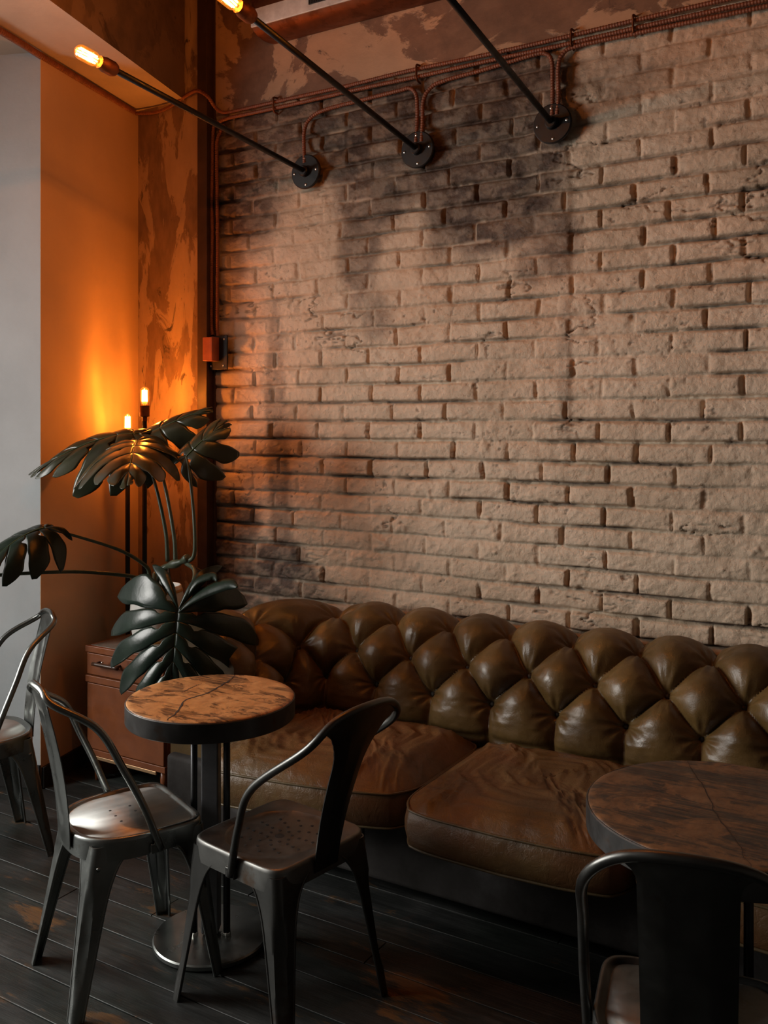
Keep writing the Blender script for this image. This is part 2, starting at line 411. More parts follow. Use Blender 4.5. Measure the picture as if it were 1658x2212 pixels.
# concrete band above the bricks, pilaster left of the post
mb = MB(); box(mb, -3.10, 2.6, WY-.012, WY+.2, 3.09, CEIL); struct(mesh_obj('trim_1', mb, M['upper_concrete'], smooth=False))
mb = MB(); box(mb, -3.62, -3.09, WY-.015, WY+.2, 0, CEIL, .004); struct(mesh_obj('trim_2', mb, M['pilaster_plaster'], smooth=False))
mb = MB(); box(mb, 1.00, 2.6, WY-.01, WY+.2, 0, 3.09); struct(mesh_obj('trim_3', mb, M['room_plaster'], smooth=False))
# splayed niche side (orange-lit) and pier face
A0 = V((-3.564, 3.47, 0)); A1 = V((-3.36, 2.689, 0)); dP = V((-.934, -.358, 0))
A2 = A1+dP*1.05
S0 = 3.208
def prism(mb, pts, z0, z1):
    n = len(pts); vs = [(p[0], p[1], z0) for p in pts]+[(p[0], p[1], z1) for p in pts]
    fs = [tuple(range(n))[::-1], tuple(range(n, 2*n))]+[(i, (i+1) % n, n+(i+1) % n, n+i) for i in range(n)]
    mb.add(vs, fs); return mb
ni = V((-.968, -.253, 0))
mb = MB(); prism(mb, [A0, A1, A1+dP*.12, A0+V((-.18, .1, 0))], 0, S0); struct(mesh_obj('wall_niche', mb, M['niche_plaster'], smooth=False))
mb = MB(); prism(mb, [A1+V((-.002, -.001, 0)), A2, A2+V((-.1, .3, 0)), A1+dP*.125+V((-.03, .12, 0))], 0, S0); struct(mesh_obj('wall_left_pier', mb, M['pier_plaster'], smooth=False))
# soffit with the beam on top
E0 = V((-3.273, 3.47, 0)); ed = V((.287, -.958, 0)); E1 = E0+ed*6.2
mb = MB(); prism(mb, [E0+V((0, .1, 0)), E1, E1+V((-4.2, -.4, 0)), V((-5.2, 3.6, 0))], S0, CEIL)
bm_ = mesh_obj('ceiling_beam', mb, M['beam_plaster'], smooth=False); bm_.data.materials.append(M['soffit_plaster'])
for p in bm_.data.polygons:
    if abs(p.normal.z) > .9 and p.center.z < S0+.01: p.material_index = 1
bm_.name = 'ceiling_2'; struct(bm_)
# other walls, ceiling (outside the frame, they close the room)
mb = MB(); box(mb, -5.2, 2.8, -3.2, 3.7, CEIL, CEIL+.1); struct(mesh_obj('ceiling', mb, M['room_plaster'], smooth=False))
mb = MB(); box(mb, 2.5, 2.7, -3.2, 3.7, 0, CEIL); struct(mesh_obj('wall_right', mb, M['room_plaster'], smooth=False))
mb = MB(); box(mb, -5.2, 2.7, -3.2, -3.0, 0, CEIL); struct(mesh_obj('wall_front', mb, M['room_plaster'], smooth=False))
# left wall with a tall window (outside the frame)
WX = -4.42
mb = MB()
box(mb, WX-.2, WX, -3.2, -.8, 0, S0); box(mb, WX-.2, WX, -.8, 1.5, 0, .85); box(mb, WX-.2, WX, -.8, 1.5, 2.65, S0); box(mb, WX-.2, WX, 1.5, 2.75, 0, S0)
struct(mesh_obj('wall_left', mb, M['pier_plaster'], smooth=False))
mb = MB()
for (a, c_, z0, z1) in [(-.8, -.75, .85, 2.65), (1.45, 1.5, .85, 2.65), (-.8, 1.5, .85, .9), (-.8, 1.5, 2.6, 2.65), (.33, .37, .85, 2.65)]: box(mb, WX-.12, WX-.06, a, c_, z0, z1, .004)
wf = struct(mesh_obj('window_1', mb, M['black_iron'], smooth=False))
mb = MB(); box(mb, WX-.095, WX-.09, -.77, 1.47, .88, 2.62); mesh_obj('pane', mb, M['window_glass'], wf, smooth=False)

# floor: separate boards of one floor mesh
def floor():
    mb = MB(); bid = []
    y = -3.2; k = 0
    rnd = random.Random(3)
    while y < 3.6:
        w = .131; x = -5.2+rnd.random()*-1.2
        while x < 2.7:
            ln = rnd.uniform(1.6, 2.9); n0 = len(mb.v); tz = rnd.uniform(-.0015, .0015)
            bm = bmesh.new(); bmesh.ops.create_cube(bm, size=1)
            for vv in bm.verts: vv.co = V((x+.001+(vv.co.x+.5)*(ln-.003), y+.0015+(vv.co.y+.5)*(w-.0045), -.03+(vv.co.z+.5)*(.03+0)+(vv.co.y)*tz*1.6+min(tz, 0)))
            bmesh.ops.bevel(bm, geom=[e for e in bm.edges if all(q.co.z > -.02 for q in e.verts)], offset=.0012, segments=1, affect='EDGES')
            bm.verts.index_update()
            mb.add([q.co[:] for q in bm.verts], [[q.index for q in f.verts] for f in bm.faces]); bm.free()
            bid += [rnd.random()]*(len(mb.v)-n0); x += ln
        y += w; k += 1
    o = mesh_obj('floor', mb, M['floor'], smooth=False)
    a = o.data.attributes.new('board', 'FLOAT', 'POINT'); a.data.foreach_set('value', bid)
    struct(o)
floor()
mb = MB(); box(mb, -5.3, 2.8, -3.3, 3.7, -.12, -.032); struct(mesh_obj('floor_subfloor', mb, M['grille_black'], smooth=False))
# baseboards along niche and pier
mb = MB(); prism(mb, [A0+V((.002, -.02, 0)), A1+V((.004, 0, 0)), A1+V((.016, .004, 0)), A0+V((.014, -.016, 0))], .001, .09); struct(mesh_obj('baseboard_niche', mb, M['base_black'], smooth=False))
mb = MB(); nn = V((.358, -.934, 0)); prism(mb, [A1+nn*.001, A2+nn*.001, A2+nn*.014, A1+nn*.014], .001, .10); struct(mesh_obj('baseboard_left', mb, M['base_black'], smooth=False))

# steel post in the corner
mb = MB(); box(mb, -3.112, -3.050, WY-.062, WY-.004, 0, CEIL-.001, .003); box(mb, -3.06, -3.038, WY-.018, WY-.002, 0, CEIL-.002, .002)
tag(mesh_obj('steel_post', mb, M['post_paint'], smooth=False), 'dark brown steel post running floor to ceiling where brick meets plaster pilaster', 'post')

# ------------------------------------------------------------------ cables
def ribbed(pts, r=.0085, pitch=.011):
    P = catmull(pts, 300); Lg = sum((P[i+1]-P[i]).length for i in range(300))
    n = max(40, int(Lg/pitch*4)); P = catmull(pts, n)
    # reparametrise evenly
    cum = [0]
    for i in range(n): cum.append(cum[-1]+(P[i+1]-P[i]).length)
    out = []; j = 0
    for k in range(n+1):
        s = cum[-1]*k/n
        while j < n-1 and cum[j+1] < s: j += 1
        d = cum[j+1]-cum[j]; out.append(P[j].lerp(P[j+1], (s-cum[j])/d if d else 0))
    mb = MB(); tube(mb, out, lambda t: r*(1+.13*math.cos(2*PI*t*cum[-1]/pitch)), 9); return mb
def cable(name, pts, label, group=None, r=.0085, tilt=.0):
    rnd = random.Random(len(label)); P = []
    for i, p in enumerate(pts):
        P.append((p[0]+rnd.uniform(-.003, .003), p[1], p[2]+rnd.uniform(-.003, .003)))
    o = mesh_obj(name, ribbed(P, r), M['cable_jacket']); tag(o, label, 'cable', group); return o
def ln(a, b, n):  # straight run with a few points
    return [tuple(a[i]+(b[i]-a[i])*k/n for i in range(3)) for k in range(n)]
YC = 3.442
cable('wall_cable', [(-3.556, 3.425, 3.19), (-3.43, 3.437, 3.172), (-3.33, 3.437, 3.182), (-3.235, 3.437, 3.209), (-3.13, 3.40, 3.214), (-3.08, 3.392, 3.205), (-3.035, 3.40, 3.17), (-3.02, 3.43, 3.125), (-2.98, YC, 3.097)]+ln((-2.9, YC, 3.092), (.9, YC, 3.086), 12)+[(1.2, YC, 3.086)],
      'uppermost ribbed brown cable along the top of the brick wall, wrapping over the steel post', )
cable('wall_cable', [(-3.043, YC, 2.02), (-3.049, YC, 2.08)]+ln((-3.047, YC, 2.2), (-3.047, YC, 2.98), 5)+[(-3.040, YC, 3.02), (-3.005, YC, 3.052), (-2.94, YC, 3.061)]+ln((-2.8, YC, 3.060), (.9, YC, 3.060), 12)+[(1.2, YC, 3.06)],
      'second ribbed cable from top on brick wall, turning down to the small red-brown box')
cable('wall_cable', [(-3.010, YC, 2.01), (-3.010, YC, 2.1), (-3.014, YC, 2.5), (-3.015, YC, 2.9), (-3.012, YC, 2.97), (-2.995, YC+.01, 3.02), (-2.975, YC+.012, 3.04)],
      'short vertical ribbed cable beside the brick edge, ending in the small red-brown box')
cable('wall_cable', [(-2.483, 3.43, 2.775), (-2.492, YC, 2.85), (-2.491, YC, 2.92), (-2.465, YC, 2.975), (-2.39, YC, 3.005), (-2.2, YC, 3.012), (-2.0, YC, 3.018), (-1.94, YC, 3.015), (-1.908, YC, 2.985), (-1.901, YC, 2.92), (-1.902, YC, 2.85), (-1.902, 3.43, 2.778)],
      'ribbed cable looping from the leftmost wall flange up and over to the middle flange')
cable('wall_cable', [(-1.878, 3.43, 2.778), (-1.876, YC, 2.86), (-1.872, YC, 2.95), (-1.840, YC, 3.0), (-1.77, YC, 3.018), (-1.6, YC, 3.026), (-1.38, YC, 3.042), (-1.325, YC, 3.036), (-1.303, YC, 3.0), (-1.298, YC, 2.92), (-1.297, YC, 2.86), (-1.297, 3.43, 2.79)],
      'ribbed cable looping from the middle wall flange over to the rightmost flange')
cable('wall_cable', [(-1.279, 3.43, 2.79), (-1.278, YC, 2.86), (-1.274, YC, 2.98), (-1.255, YC, 3.025), (-1.20, YC, 3.04), (-.93, YC, 3.040)]+ln((-.7, YC, 3.038), (.9, YC, 3.036), 5)+[(1.2, YC, 3.036)],
      'ribbed cable rising from the rightmost wall flange and running on to the right')
P0 = V((A0.x+.012, 3.43, S0-.017)); d_ = (A1-A0).normalized()
cable('soffit_cable', [tuple(P0+V((d_.x, d_.y, 0))*t) for t in (0.02, .2, .45, .7, .95, 1.3, 1.7, 2.2)], 'thick brown cable running along the soffit edge above the orange-lit niche wall', r=.014)
# clamps
for (x, lab) in [(-2.66, 'leftmost small cable clamp on the cables over the brick wall'), (-1.90, 'small cable clamp on the cables above the middle lamp flange'), (-1.22, 'small cable clamp on the cables just right of the rightmost lamp flange'), (-.98, 'rightmost small cable clamp on the cables over the brick wall')]:
    mb = MB(); tube(mb, catmull([(x, 3.462, 3.112), (x, 3.430, 3.106), (x, 3.428, 3.08), (x, 3.430, 3.046), (x, 3.462, 3.038)], 14), .0045, 8)
    tag(mesh_obj('cable_clamp', mb, M['rust_brown']), lab, 'clamp', 'clamps on the wall cables')

# junction box
r_ = root('junction_box', 'small red-brown metal junction box on a dark bracket beside the steel post', 'junction box', (-3.0, 3.45, 1.85))
mb = MB(); box(mb, -.055, .060, -.022, -.014, 0, .165, .002); mesh_obj('mounting_plate', mb, M['black_iron'], r_, smooth=False)
mb = MB(); box(mb, -.048, .012, -.075, -.022, .040, .155, .003); mesh_obj('cover', mb, M['box_paint'], r_, smooth=False)
for (x, z) in [(.042, .145), (.038, .018), (-.040, .018)]:
    mb = MB(); lathe(mb, [(.0055, 0), (.0055, .002), (.003, .004)], 12); xf(mb, Matrix.Translation((x, -.022, z)) @ Matrix.Rotation(PI/2, 4, 'X')); mesh_obj('screw', mb, M['bright_screw'], r_)

# ------------------------------------------------------------------ bulbs & lamps
FPOW = 13
def bulb_part(parent, Mx, power, r=.019, ln_=.085, glow=True):
    """tubular filament bulb; axis +z from Mx origin"""
    mb = MB(); pr = [(.011, 0), (.013, .008), (r*.82, .020), (r, .032)]+[(r, .032+(ln_-.032-r)*k/3) for k in (1, 2, 3)]+[(r*math.cos(a), ln_-r+r*math.sin(a)) for a in (.3, .6, .9, 1.2, 1.45)]
    lathe(mb, pr, 24, close=False); xf(mb, Mx); g = mesh_obj('bulb', mb, M['amber_glass'], parent)
    g.visible_shadow = True
    mb = MB()
    for k in range(8):
        a = 2*PI*k/8; rr = r*.50
        tube(mb, [(rr*math.cos(a), rr*math.sin(a), .024), (rr*math.cos(a+.4)*1.0, rr*math.sin(a+.4)*1.0, ln_-.016)], .0035, 6)
    xf(mb, Mx); mesh_obj('filament', mb, M['filament'], g)
    mb = MB(); lathe(mb, [(.0045, 0), (.006, .018), (.004, .026), (.0015, .05)], 10); xf(mb, Mx); mesh_obj('stem', mb, M['ceramic_gold'], g)
    ld = bpy.data.lights.new('bulb_light', 'POINT'); ld.energy = power*FPOW; ld.color = (1, .345, .058); ld.shadow_soft_size = .014
    lo = bpy.data.objects.new('bulb_light', ld); C.objects.link(lo)
    lo.parent = parent; lo.location = Mx @ V((0, 0, ln_*.6)); return g

FL = [(-2.479, 2.736, 'leftmost'), (-1.898, 2.748, 'middle'), (-1.297, 2.757, 'rightmost')]
rod_end = [(-2.479, 2.29, 2.825), (-1.898, 2.33, 2.893), (-1.297, 2.31, 2.935)]
labs = ['black rod wall lamp nearest the corner, its glowing bulb over the niche', 'middle black rod wall lamp with glowing bulb cut by the top edge', 'rightmost black rod wall lamp, its rod leaving the picture at the top']
for i, (fx, fz, nme) in enumerate(FL):
    t = root('wall_lamp', labs[i], 'lamp', (fx, WY-.03, fz), 0, 'black rod wall lamps over the sofa')
    mb = MB(); lathe(mb, [(.078, 0), (.078, .008), (.074, .011), (.026, .012), (.024, .03), (.019, .034)], 40); xf(mb, Matrix.Rotation(PI/2, 4, 'X')); mesh_obj('wall_flange', mb, M['black_iron'], t, angle=.6)
    for k in range(4):
        a = PI/4*0+k*PI/2+.06
        mb = MB(); lathe(mb, [(.0062, 0), (.0062, .0025), (.004, .0045)], 12)
        xf(mb, Matrix.Translation((.060*math.cos(a), -.010, .060*math.sin(a))) @ Matrix.Rotation(PI/2, 4, 'X')); mesh_obj('screw', mb, M['bright_screw'], t)
    e = V(rod_end[i])-V((fx, WY-.03, fz)); d = e.normalized()
    mb = MB(); tube(mb, [V((0, -.01, 0)), e*.5, e], .0115, 14); mesh_obj('rod', mb, M['black_iron'], t)
    q = V((0, 0, 1)).rotation_difference(d).to_matrix().to_4x4(); T = Matrix.Translation(e) @ q
    mb = MB(); lathe(mb, [(.012, -.012), (.022, -.006), (.0265, .006), (.0265, .042), (.024, .050), (.0215, .062), (.0215, .066)], 28); xf(mb, T); mesh_obj('socket', mb, M['rust_brown'], t, angle=.7)
    bulb_part(t, T @ Matrix.Translation((0, 0, .058)), [2.5, 5.0, 6.2][i], .0255, .108)

# floor lamp with two stems behind the cabinet
fl = root('floor_lamp', 'thin black two-stem floor lamp with bare glowing bulbs behind the monstera', 'lamp', (-3.30, 3.19, 0))
mb = MB(); lathe(mb, [(.115, .002), (.115, .012), (.10, .018), (.02, .02)], 36); mesh_obj('base', mb, M['black_iron'], fl)
for (x, y, z) in [(.045, .01, 1.60), (-.068, .01, 1.475)]:
    mb = MB(); tube(mb, [(x*.9, y, .012), (x, y, z*.5), (x, y, z)], .0115, 12); mesh_obj('pole', mb, M['black_iron'], fl)
    mb = MB(); lathe(mb, [(.012, 0), (.013, .02), (.0235, .024), (.0235, .075), (.020, .080)], 24, (x, y, z)); mesh_obj('socket', mb, M['rust_brown'], fl, angle=.6)
    bulb_part(fl, Matrix.Translation((x, y, z+.070)), 6.2 if x > 0 else 1.7, .0215, .095)

# ------------------------------------------------------------------ duct on upper wall
du = root('air_duct', 'galvanized air duct with black grille high on the wall at top edge', 'air duct', (-2.6, 3.30, 3.34))
prof = [(3.448, 3.362), (3.40, 3.350), (3.36, 3.347), (3.32, 3.353), (3.292, 3.365), (3.275, 3.385)]
mb = MB(); xs = [-2.665, 1.4]
vs = []; fs = []
full = prof+[(3.275, 3.40), (3.275, 3.60), (3.448, 3.60)]
for x in xs: vs += [(x, y, z) for y, z in full]
n = len(full); fs = [(i, (i+1) % n, n+(i+1) % n, n+i) for i in range(n)]+[tuple(range(n)), tuple(range(n, 2*n))[::-1]]
mb.add(vs, fs); mesh_obj('casing', mb, M['rust_brown'], du, shift=du.location, angle=.7)
mb = MB(); box(mb, -2.662, -1.7, 3.266, 3.2745, 3.372, 3.452, .002); mesh_obj('front_panel', mb, M['panel_paint'], du, smooth=False, shift=du.location)
mb = MB(); box(mb, -2.34, -1.85, 3.260, 3.2655, 3.398, 3.448, .001); g_ = mesh_obj('grille', mb, M['grille_black'], du, smooth=False, shift=du.location)
mb = MB()
for k in range(40): box(mb, -2.335+k*.0121, -2.333+k*.0121, 3.2585, 3.2602, 3.399, 3.447)
mesh_obj('mesh_screen', mb, M['rim_steel'], g_, smooth=False, shift=du.location)

# ------------------------------------------------------------------ SOFA
def sofa():
    S = root('chesterfield_sofa', 'long brown leather chesterfield sofa with deep-buttoned back against the brick wall', 'sofa', (-.9, 3.0, 0))
    sh = S.location.copy()
    # path of inner face: arm, corner, back, corner, arm
    xl, xr, yb, yf, R = -2.23, .55, 3.10, 2.66, .13
    path = []
    st = .0068
    def seg(a, b):
        n = int((b-a).length/st)
        for k in range(n): path.append((a.lerp(b, k/n), None, (b-a).normalized()))
    def arc(c, a0, a1):
        n = int(abs(a1-a0)*(R+.12)/st)
        for k in range(n):
            a = a0+(a1-a0)*k/n; path.append((c+V((math.cos(a), math.sin(a), 0))*R, None, V((math.sin(a), -math.cos(a), 0))*(1 if a1 < a0 else -1)))
    seg(V((xl, yf, 0)), V((xl, yb-R, 0))); n1 = len(path)
    arc(V((xl+R, yb-R, 0)), PI, PI/2); n2 = len(path)
    seg(V((xl+R, yb, 0)), V((xr-R, yb, 0))); n3 = len(path)
    arc(V((xr-R, yb-R, 0)), PI/2, 0)
    seg(V((xr, yb-R, 0)), V((xr, yf, 0)))
    # s coordinate: on the back s = x
    pos = [p[0] for p in path]
    s = [0.0]*len(path); s[n2] = xl+R
    # around corners measure at the crest radius
    for i in range(n2+1, len(path)):
        k = 1.55 if n3 <= i < n3+(n2-n1) else 1.0
        s[i] = s[i-1]+(pos[i]-pos[i-1]).length*k
    for i in range(n2-1, -1, -1):
        k = 1.55 if i >= n1 else 1.0
        s[i] = s[i+1]-(pos[i]-pos[i+1]).length*k
    prof = [(-2, .03, .33), (-1, .005, .45), (0, .025, .555), (1, .075, .667), (2, .185, .762), (3, .318, .725), (4, .335, .40), (5, .335, .07)]
    pp = catmull([(a, b, c) for a, b, c in prof], 270)
    nb = len(pp)
    ampk = [(-2, .0), (-1.2, .040), (-.5, .064), (.5, .084), (1.5, .078), (2.4, .066), (2.9, .040), (3.6, 0), (9, 0)]
    def amp(b):
        for (a0, v0), (a1, v1) in zip(ampk, ampk[1:]):
            if b <= a1: return v0+(v1-v0)*max(0, (b-a0))/(a1-a0)
        return 0
    vs = []
    T = .249; AX = -2.039
    for i, (p, _, tg) in enumerate(path):
        nrm = V((-tg.y, tg.x, 0))            # outward, away from the seat
        a = (s[i]-AX)/T
        for j in range(nb):
            bq, d, z = pp[j]
            j0 = pp[max(j-1, 0)]; j1 = pp[min(j+1, nb-1)]
            td = V((j1[1]-j0[1], j1[2]-j0[2])).normalized()
            n2d = V((-td.y, td.x))           # toward the seat / up
            bb = min(max(bq, 0), 2)
            P = a+(bb-1)/2; Q = a-(bb-1)/2
            sp = abs(math.sin(PI*P)); sq = abs(math.sin(PI*Q))
            base = (sp*sq)
            h = ((base+.014)**.42-.166)*1.19
            if bq < 0 or bq > 2:
                w = min(1, abs(bq-bb)/.5); h = h*(1-w)+w*(((sp+.02)**.42-.193)*1.23)
                if bq < 0: h = h*(1-.25*math.exp(-((bq+1.05)/.10)**2))   # stretched fold over the seat
            else:
                h = h
            # radial pleats round each button
            ca = round(a) if abs((bb-1)) < .5 else math.floor(a)+.5
            best = 9
            for (ab, bt) in ((round(a), 1), (math.floor(a)+.5, 0), (math.floor(a)+.5, 2)):
                du_ = (a-ab)*T; dv = (bq-bt)*.118
                r2 = math.hypot(du_, dv)
                if r2 < best: best = r2; phi = math.atan2(dv, du_)
            pl = .0042*math.sin(phi*9+ab*3.1)*math.exp(-((best-.036)/.030)**2)
            btn = -.022*math.exp(-(best/.014)**2)
            wr = .0022*mn.noise(V((s[i]*14, bq*3.0+5, i*.0)))+.0012*mn.noise(V((s[i]*40, bq*7, 2)))
            am = amp(bq)
            fac = am*h+(pl+btn*.8+wr)*min(1, am/.04)
            dd = d-0.0
            off = nrm*dd+V((0, 0, z))
            off += (nrm*(n2d.x)+V((0, 0, n2d.y)))*fac
            q = p+off
            vs.append((q.x, q.y, q.z))
    fs = []
    npth = len(path)
    for i in range(npth-1):
        for j in range(nb-1):
            fs.append((i*nb+j, (i+1)*nb+j, (i+1)*nb+j+1, i*nb+j+1))
    # front faces of the arms
    mb = MB(); mb.add(vs, fs)
    for i in (0, npth-1):
        mb.add([vs[i*nb+j] for j in range(nb)], [tuple(range(nb))])
    back = mesh_obj('backrest', mb, M['leather_back'], S, shift=sh)
    # buttons
    for bt, off in ((1, 0.0), (0, .5)):
        j = min(range(nb), key=lambda k: abs(pp[k][0]-bt))
        for k in range(-4, 12):
            aa = k+off; sv = AX+aa*T
            if sv < s[2] or sv > s[-3]: continue
            i = min(range(npth), key=lambda q: abs(s[q]-sv))
            c = V(vs[i*nb+j]); mb = MB()
            bm = bmesh.new(); bmesh.ops.create_uvsphere(bm, u_segments=14, v_segments=8, radius=.013)
            bm.verts.index_update(); mb.add([(c+v_.co)[:] for v_ in bm.verts], [[v_.index for v_ in f.verts] for f in bm.faces]); bm.free()
            mesh_obj('button', mb, M['button_leather'], back, shift=sh)
    # base
    mb = MB(); box(mb, xl-.33, xr+.33, 2.625, 3.43, .065, .315, .018, 3)
    bs = mesh_obj('base', mb, M['sofa_base'], S, shift=sh, angle=.7)
    for x in (-1.66, -.72, .1):
        mb = MB(); tube(mb, [(x, 2.622, .07), (x, 2.6225, .2), (x, 2.622, .31)], .003, 6); mesh_obj('seam', mb, M['sofa_base'], bs, shift=sh)
    for x in (xl-.24, xr+.24):
        for y in (2.7, 3.35):
            mb = MB(); lathe(mb, [(.022, .0015), (.028, .03), (.03, .07)], 16, (x, y, 0)); mesh_obj('foot', mb, M['black_iron'], S, shift=sh)
    # cushions
    def cushion(x0, x1, yf_l, yf_r, seed, crown=.055):
        n = 220; cx = (x0+x1)/2; y1 = 3.085
        def outline(k, inset):
            a = 2*PI*k/n; c_, s_ = math.cos(a), math.sin(a); e = .22
            u = math.copysign(abs(c_)**e, c_)if abs(c_) > 1e-9 else 0; v_ = math.copysign(abs(s_)**e, s_) if abs(s_) > 1e-9 else 0
            m_ = max(abs(u), abs(v_)); 
            x = cx+u*(x1-x0)/2
            yf_ = yf_l+(yf_r-yf_l)*(x-x0)/(x1-x0)
            # bowed front edge
            yf_ += -.030*(1-u*u)+.035*max(0, abs(u)-.86)/.14
            y = (yf_+y1)/2+v_*(y1-yf_)/2
            return x, y, (yf_+y1)/2
        vs = []; rings = []
        def ring(sc, z, zf=None, bul=0.0):
            o = len(vs)
            for k in range(n):
                x, y, cy = outline(k, 0)
                X = cx+(x-cx)*sc+bul*math.copysign(1, x-cx)*min(1, abs(x-cx)/((x1-x0)/2)*1.0)**6; Y = cy+(y-cy)*sc+bul*math.copysign(1, y-cy)*min(1, abs(y-cy)/.3)**6
                zz = z(X, Y, sc) if callable(z) else z
                vs.append((X, Y, zz))
            rings.append(o)
        def wrk(X, Y):
            w = 0
            p = V((X*3.1, Y*3.1, seed)); q = V((mn.noise(p), mn.noise(p+V((7, 3, 1))), 0))*.14
            # long pulled folds running to the front edge
            for (f, sx, sy, am) in ((1, 12, 3.5, .012), (2, 26, 6, .0075), (3, 60, 16, .0028)):
                ang = .55; xx = (X+q.x)*math.cos(ang)+(Y+q.y)*math.sin(ang); yy = -(X+q.x)*math.sin(ang)+(Y+q.y)*math.cos(ang)
                g = mn.noise(V((xx*sx, yy*sy, seed*1.7+f)))
                w += am*(1-abs(g)*3.2)*(.5 if f == 1 else 1) if abs(g) < .31 else 0
            return w
        ring(.90, .300); ring(.97, .302); ring(1, .315, bul=.002)
        for t in (.2, .4, .6, .8): ring(1, .315+.098*t, bul=.012*math.sin(PI*t))
        ring(1, .415, bul=.002)
        nr = 46
        for k in range(1, nr):
            sc = 1-k/nr
            def zt(X, Y, sc=sc):
                e = 1-sc
                u = abs(X-cx)/((x1-x0)/2); d = min(1, e*2.2)
                pf = 1-(1-d)**2.6
                return .415+crown*pf+(wrk(X, Y)-.004)*min(1, e*12)+.010*mn.noise(V((X*5, Y*5, seed)))*min(1, e*6)
            ring(sc, zt)
        fs = []
        for a, b_ in zip(rings, rings[1:]):
            for k in range(n): fs.append((a+k, a+(k+1) % n, b_+(k+1) % n, b_+k))
        fs.append(tuple(rings[0]+k for k in range(n))[::-1]); fs.append(tuple(rings[-1]+k for k in range(n)))
        mb = MB(); mb.add(vs, fs); cu = mesh_obj('seat_cushion', mb, M['leather_seat'], S, shift=sh)
        for zz, e in ((.416, .003), (.308, .001)):
            pts = []
            for k in range(n+1):
                x, y, cy = outline(k % n, 0); pts.append((cx+(x-cx)*(1+e), cy+(y-cy)*(1+e*1.5), zz+.002*mn.noise(V((x*9, y*9, seed)))))
            mb = MB(); tube(mb, pts, .0042, 8, cap=False); mesh_obj('piping', mb, M['piping'], cu, shift=sh)
    cushion(-2.20, -1.432, 2.375, 2.52, 1.3, .062)
    cushion(-1.424, -.715, 2.435, 2.455, 4.1, .055)
    cushion(-.705, .045, 2.42, 2.42, 7.7, .055)
    cushion(.055, .53, 2.42, 2.42, 9.2, .055)
sofa()

# ------------------------------------------------------------------ TABLES
def table(name, label, loc, R, woodmat, crack, seed):
    t = root(name, label, 'table', loc, 0, 'round pedestal tables before the sofa')
    n = 96
    # wood slab
    mb = MB(); vs = []; fs = []
    rr = [0, .12, .25, .4, .55, .7, .82, .92, .975, .995]
    zs = [.748]*8+[.7475, .744]
    vs.append((0, 0, .748))
    for r, z in zip(rr[1:], zs[1:]):
        for k in range(n):
            a = 2*PI*k/n; w = 1+(.006*mn.noise(V((math.cos(a)*3, math.sin(a)*3, seed)))) if r > .9 else 1
            vs.append((r*R*w*math.cos(a), r*R*w*math.sin(a), z+.0012*mn.noise(V((math.cos(a)*r*4, math.sin(a)*r*4, seed)))))
    fs += [(0, 1+k, 1+(k+1) % n) for k in range(n)]
    for i in range(len(rr)-2):
        for k in range(n): a = 1+i*n; fs.append((a+k, a+n+k, a+n+(k+1) % n, a+(k+1) % n))
    o = len(vs)
    for k in range(n): a = 2*PI*k/n; vs.append((.99*R*math.cos(a), .99*R*math.sin(a), .70))
    a = 1+(len(rr)-2)*n
    for k in range(n): fs.append((a+k, o+k, o+(k+1) % n, a+(k+1) % n))
    fs.append(tuple(o+k for k in range(n))[::-1])
    mb.add(vs, fs); top = mesh_obj('tabletop', mb, M[woodmat], t)
    # steel band
    mb = MB(); lathe(mb, [(R*.90, .6865), (R*1.000, .6865), (R*1.008, .689), (R*1.008, .742), (R*1.000, .7445), (R*.993, .7445), (R*.993, .700), (R*.90, .695)], n); mesh_obj('rim', mb, M['rim_steel'], t, angle=.6)
    # crack / seam
    for (pts, w) in crack:
        P = catmull(pts, 40); mb = MB(); vs = []; fs = []
        for i, p in enumerate(P):
            tg = (P[min(i+1, 40)]-P[max(i-1, 0)]).normalized(); nn_ = V((-tg.y, tg.x, 0)); j = 1+.9*mn.noise(V((i*.7, seed, 0)))
            p2 = p+nn_*.006*mn.noise(V((i*.45, seed, 3)))
            ww = w*j*math.sin(PI*min(.96, max(.04, i/40)))**.5
            vs += [tuple(p2+nn_*ww+V((0, 0, .7488))), tuple(p2-nn_*ww+V((0, 0, .7488))), tuple(p2+V((0, 0, .7478)))]
        for i in range(40): fs += [(3*i, 3*i+1, 3*i+4, 3*i+3)]
        mb.add(vs, fs); mesh_obj('crack', mb, M['crack_dark'], top)
    # pedestal: flat tube plus two round rods
    mb = MB(); box(mb, -.026, .026, -.026, .026, .03, .69, .004); xf(mb, Matrix.Rotation(.52, 4, 'Z')); mesh_obj('column', mb, M['column_paint'], t, smooth=False)
    cdir = V((math.cos(.54), math.sin(.54), 0)); fd = V((math.sin(.54), -math.cos(.54), 0))
    for s_ in (-1, 1):
        p = cdir*(.050*s_)+fd*.012
        mb = MB(); tube(mb, [p+V((0, 0, .02)), p+V((0, 0, .4)), p+V((0, 0, .69))], .0105, 14); rod = mesh_obj('rod', mb, M['black_pole'], t)
        mb = MB(); lathe(mb, [(.013, 0), (.013, .008), (.009, .014)], 6, p+V((0, 0, .021)) + fd*.0); mesh_obj('nut', mb, M['bright_screw'], rod, smooth=False)
    mb = MB(); lathe(mb, [(.0, .0015), (.176*R/.255*.98, .0015), (.176*R/.255, .006), (.176*R/.255, .016), (.172*R/.255, .020), (.12, .021), (0, .022)], n, close=False); mesh_obj('base', mb, M['gunmetal' if woodmat == 'oak_top' else 'dark_steel'], t, angle=.5)
    mb = MB(); box(mb, -.09, .09, -.02, .02, .678, .689, .002); box(mb, -.02, .02, -.09, .09, .678, .689, .002); mesh_obj('top_bracket', mb, M['black_pole'], t, smooth=False)
    return t
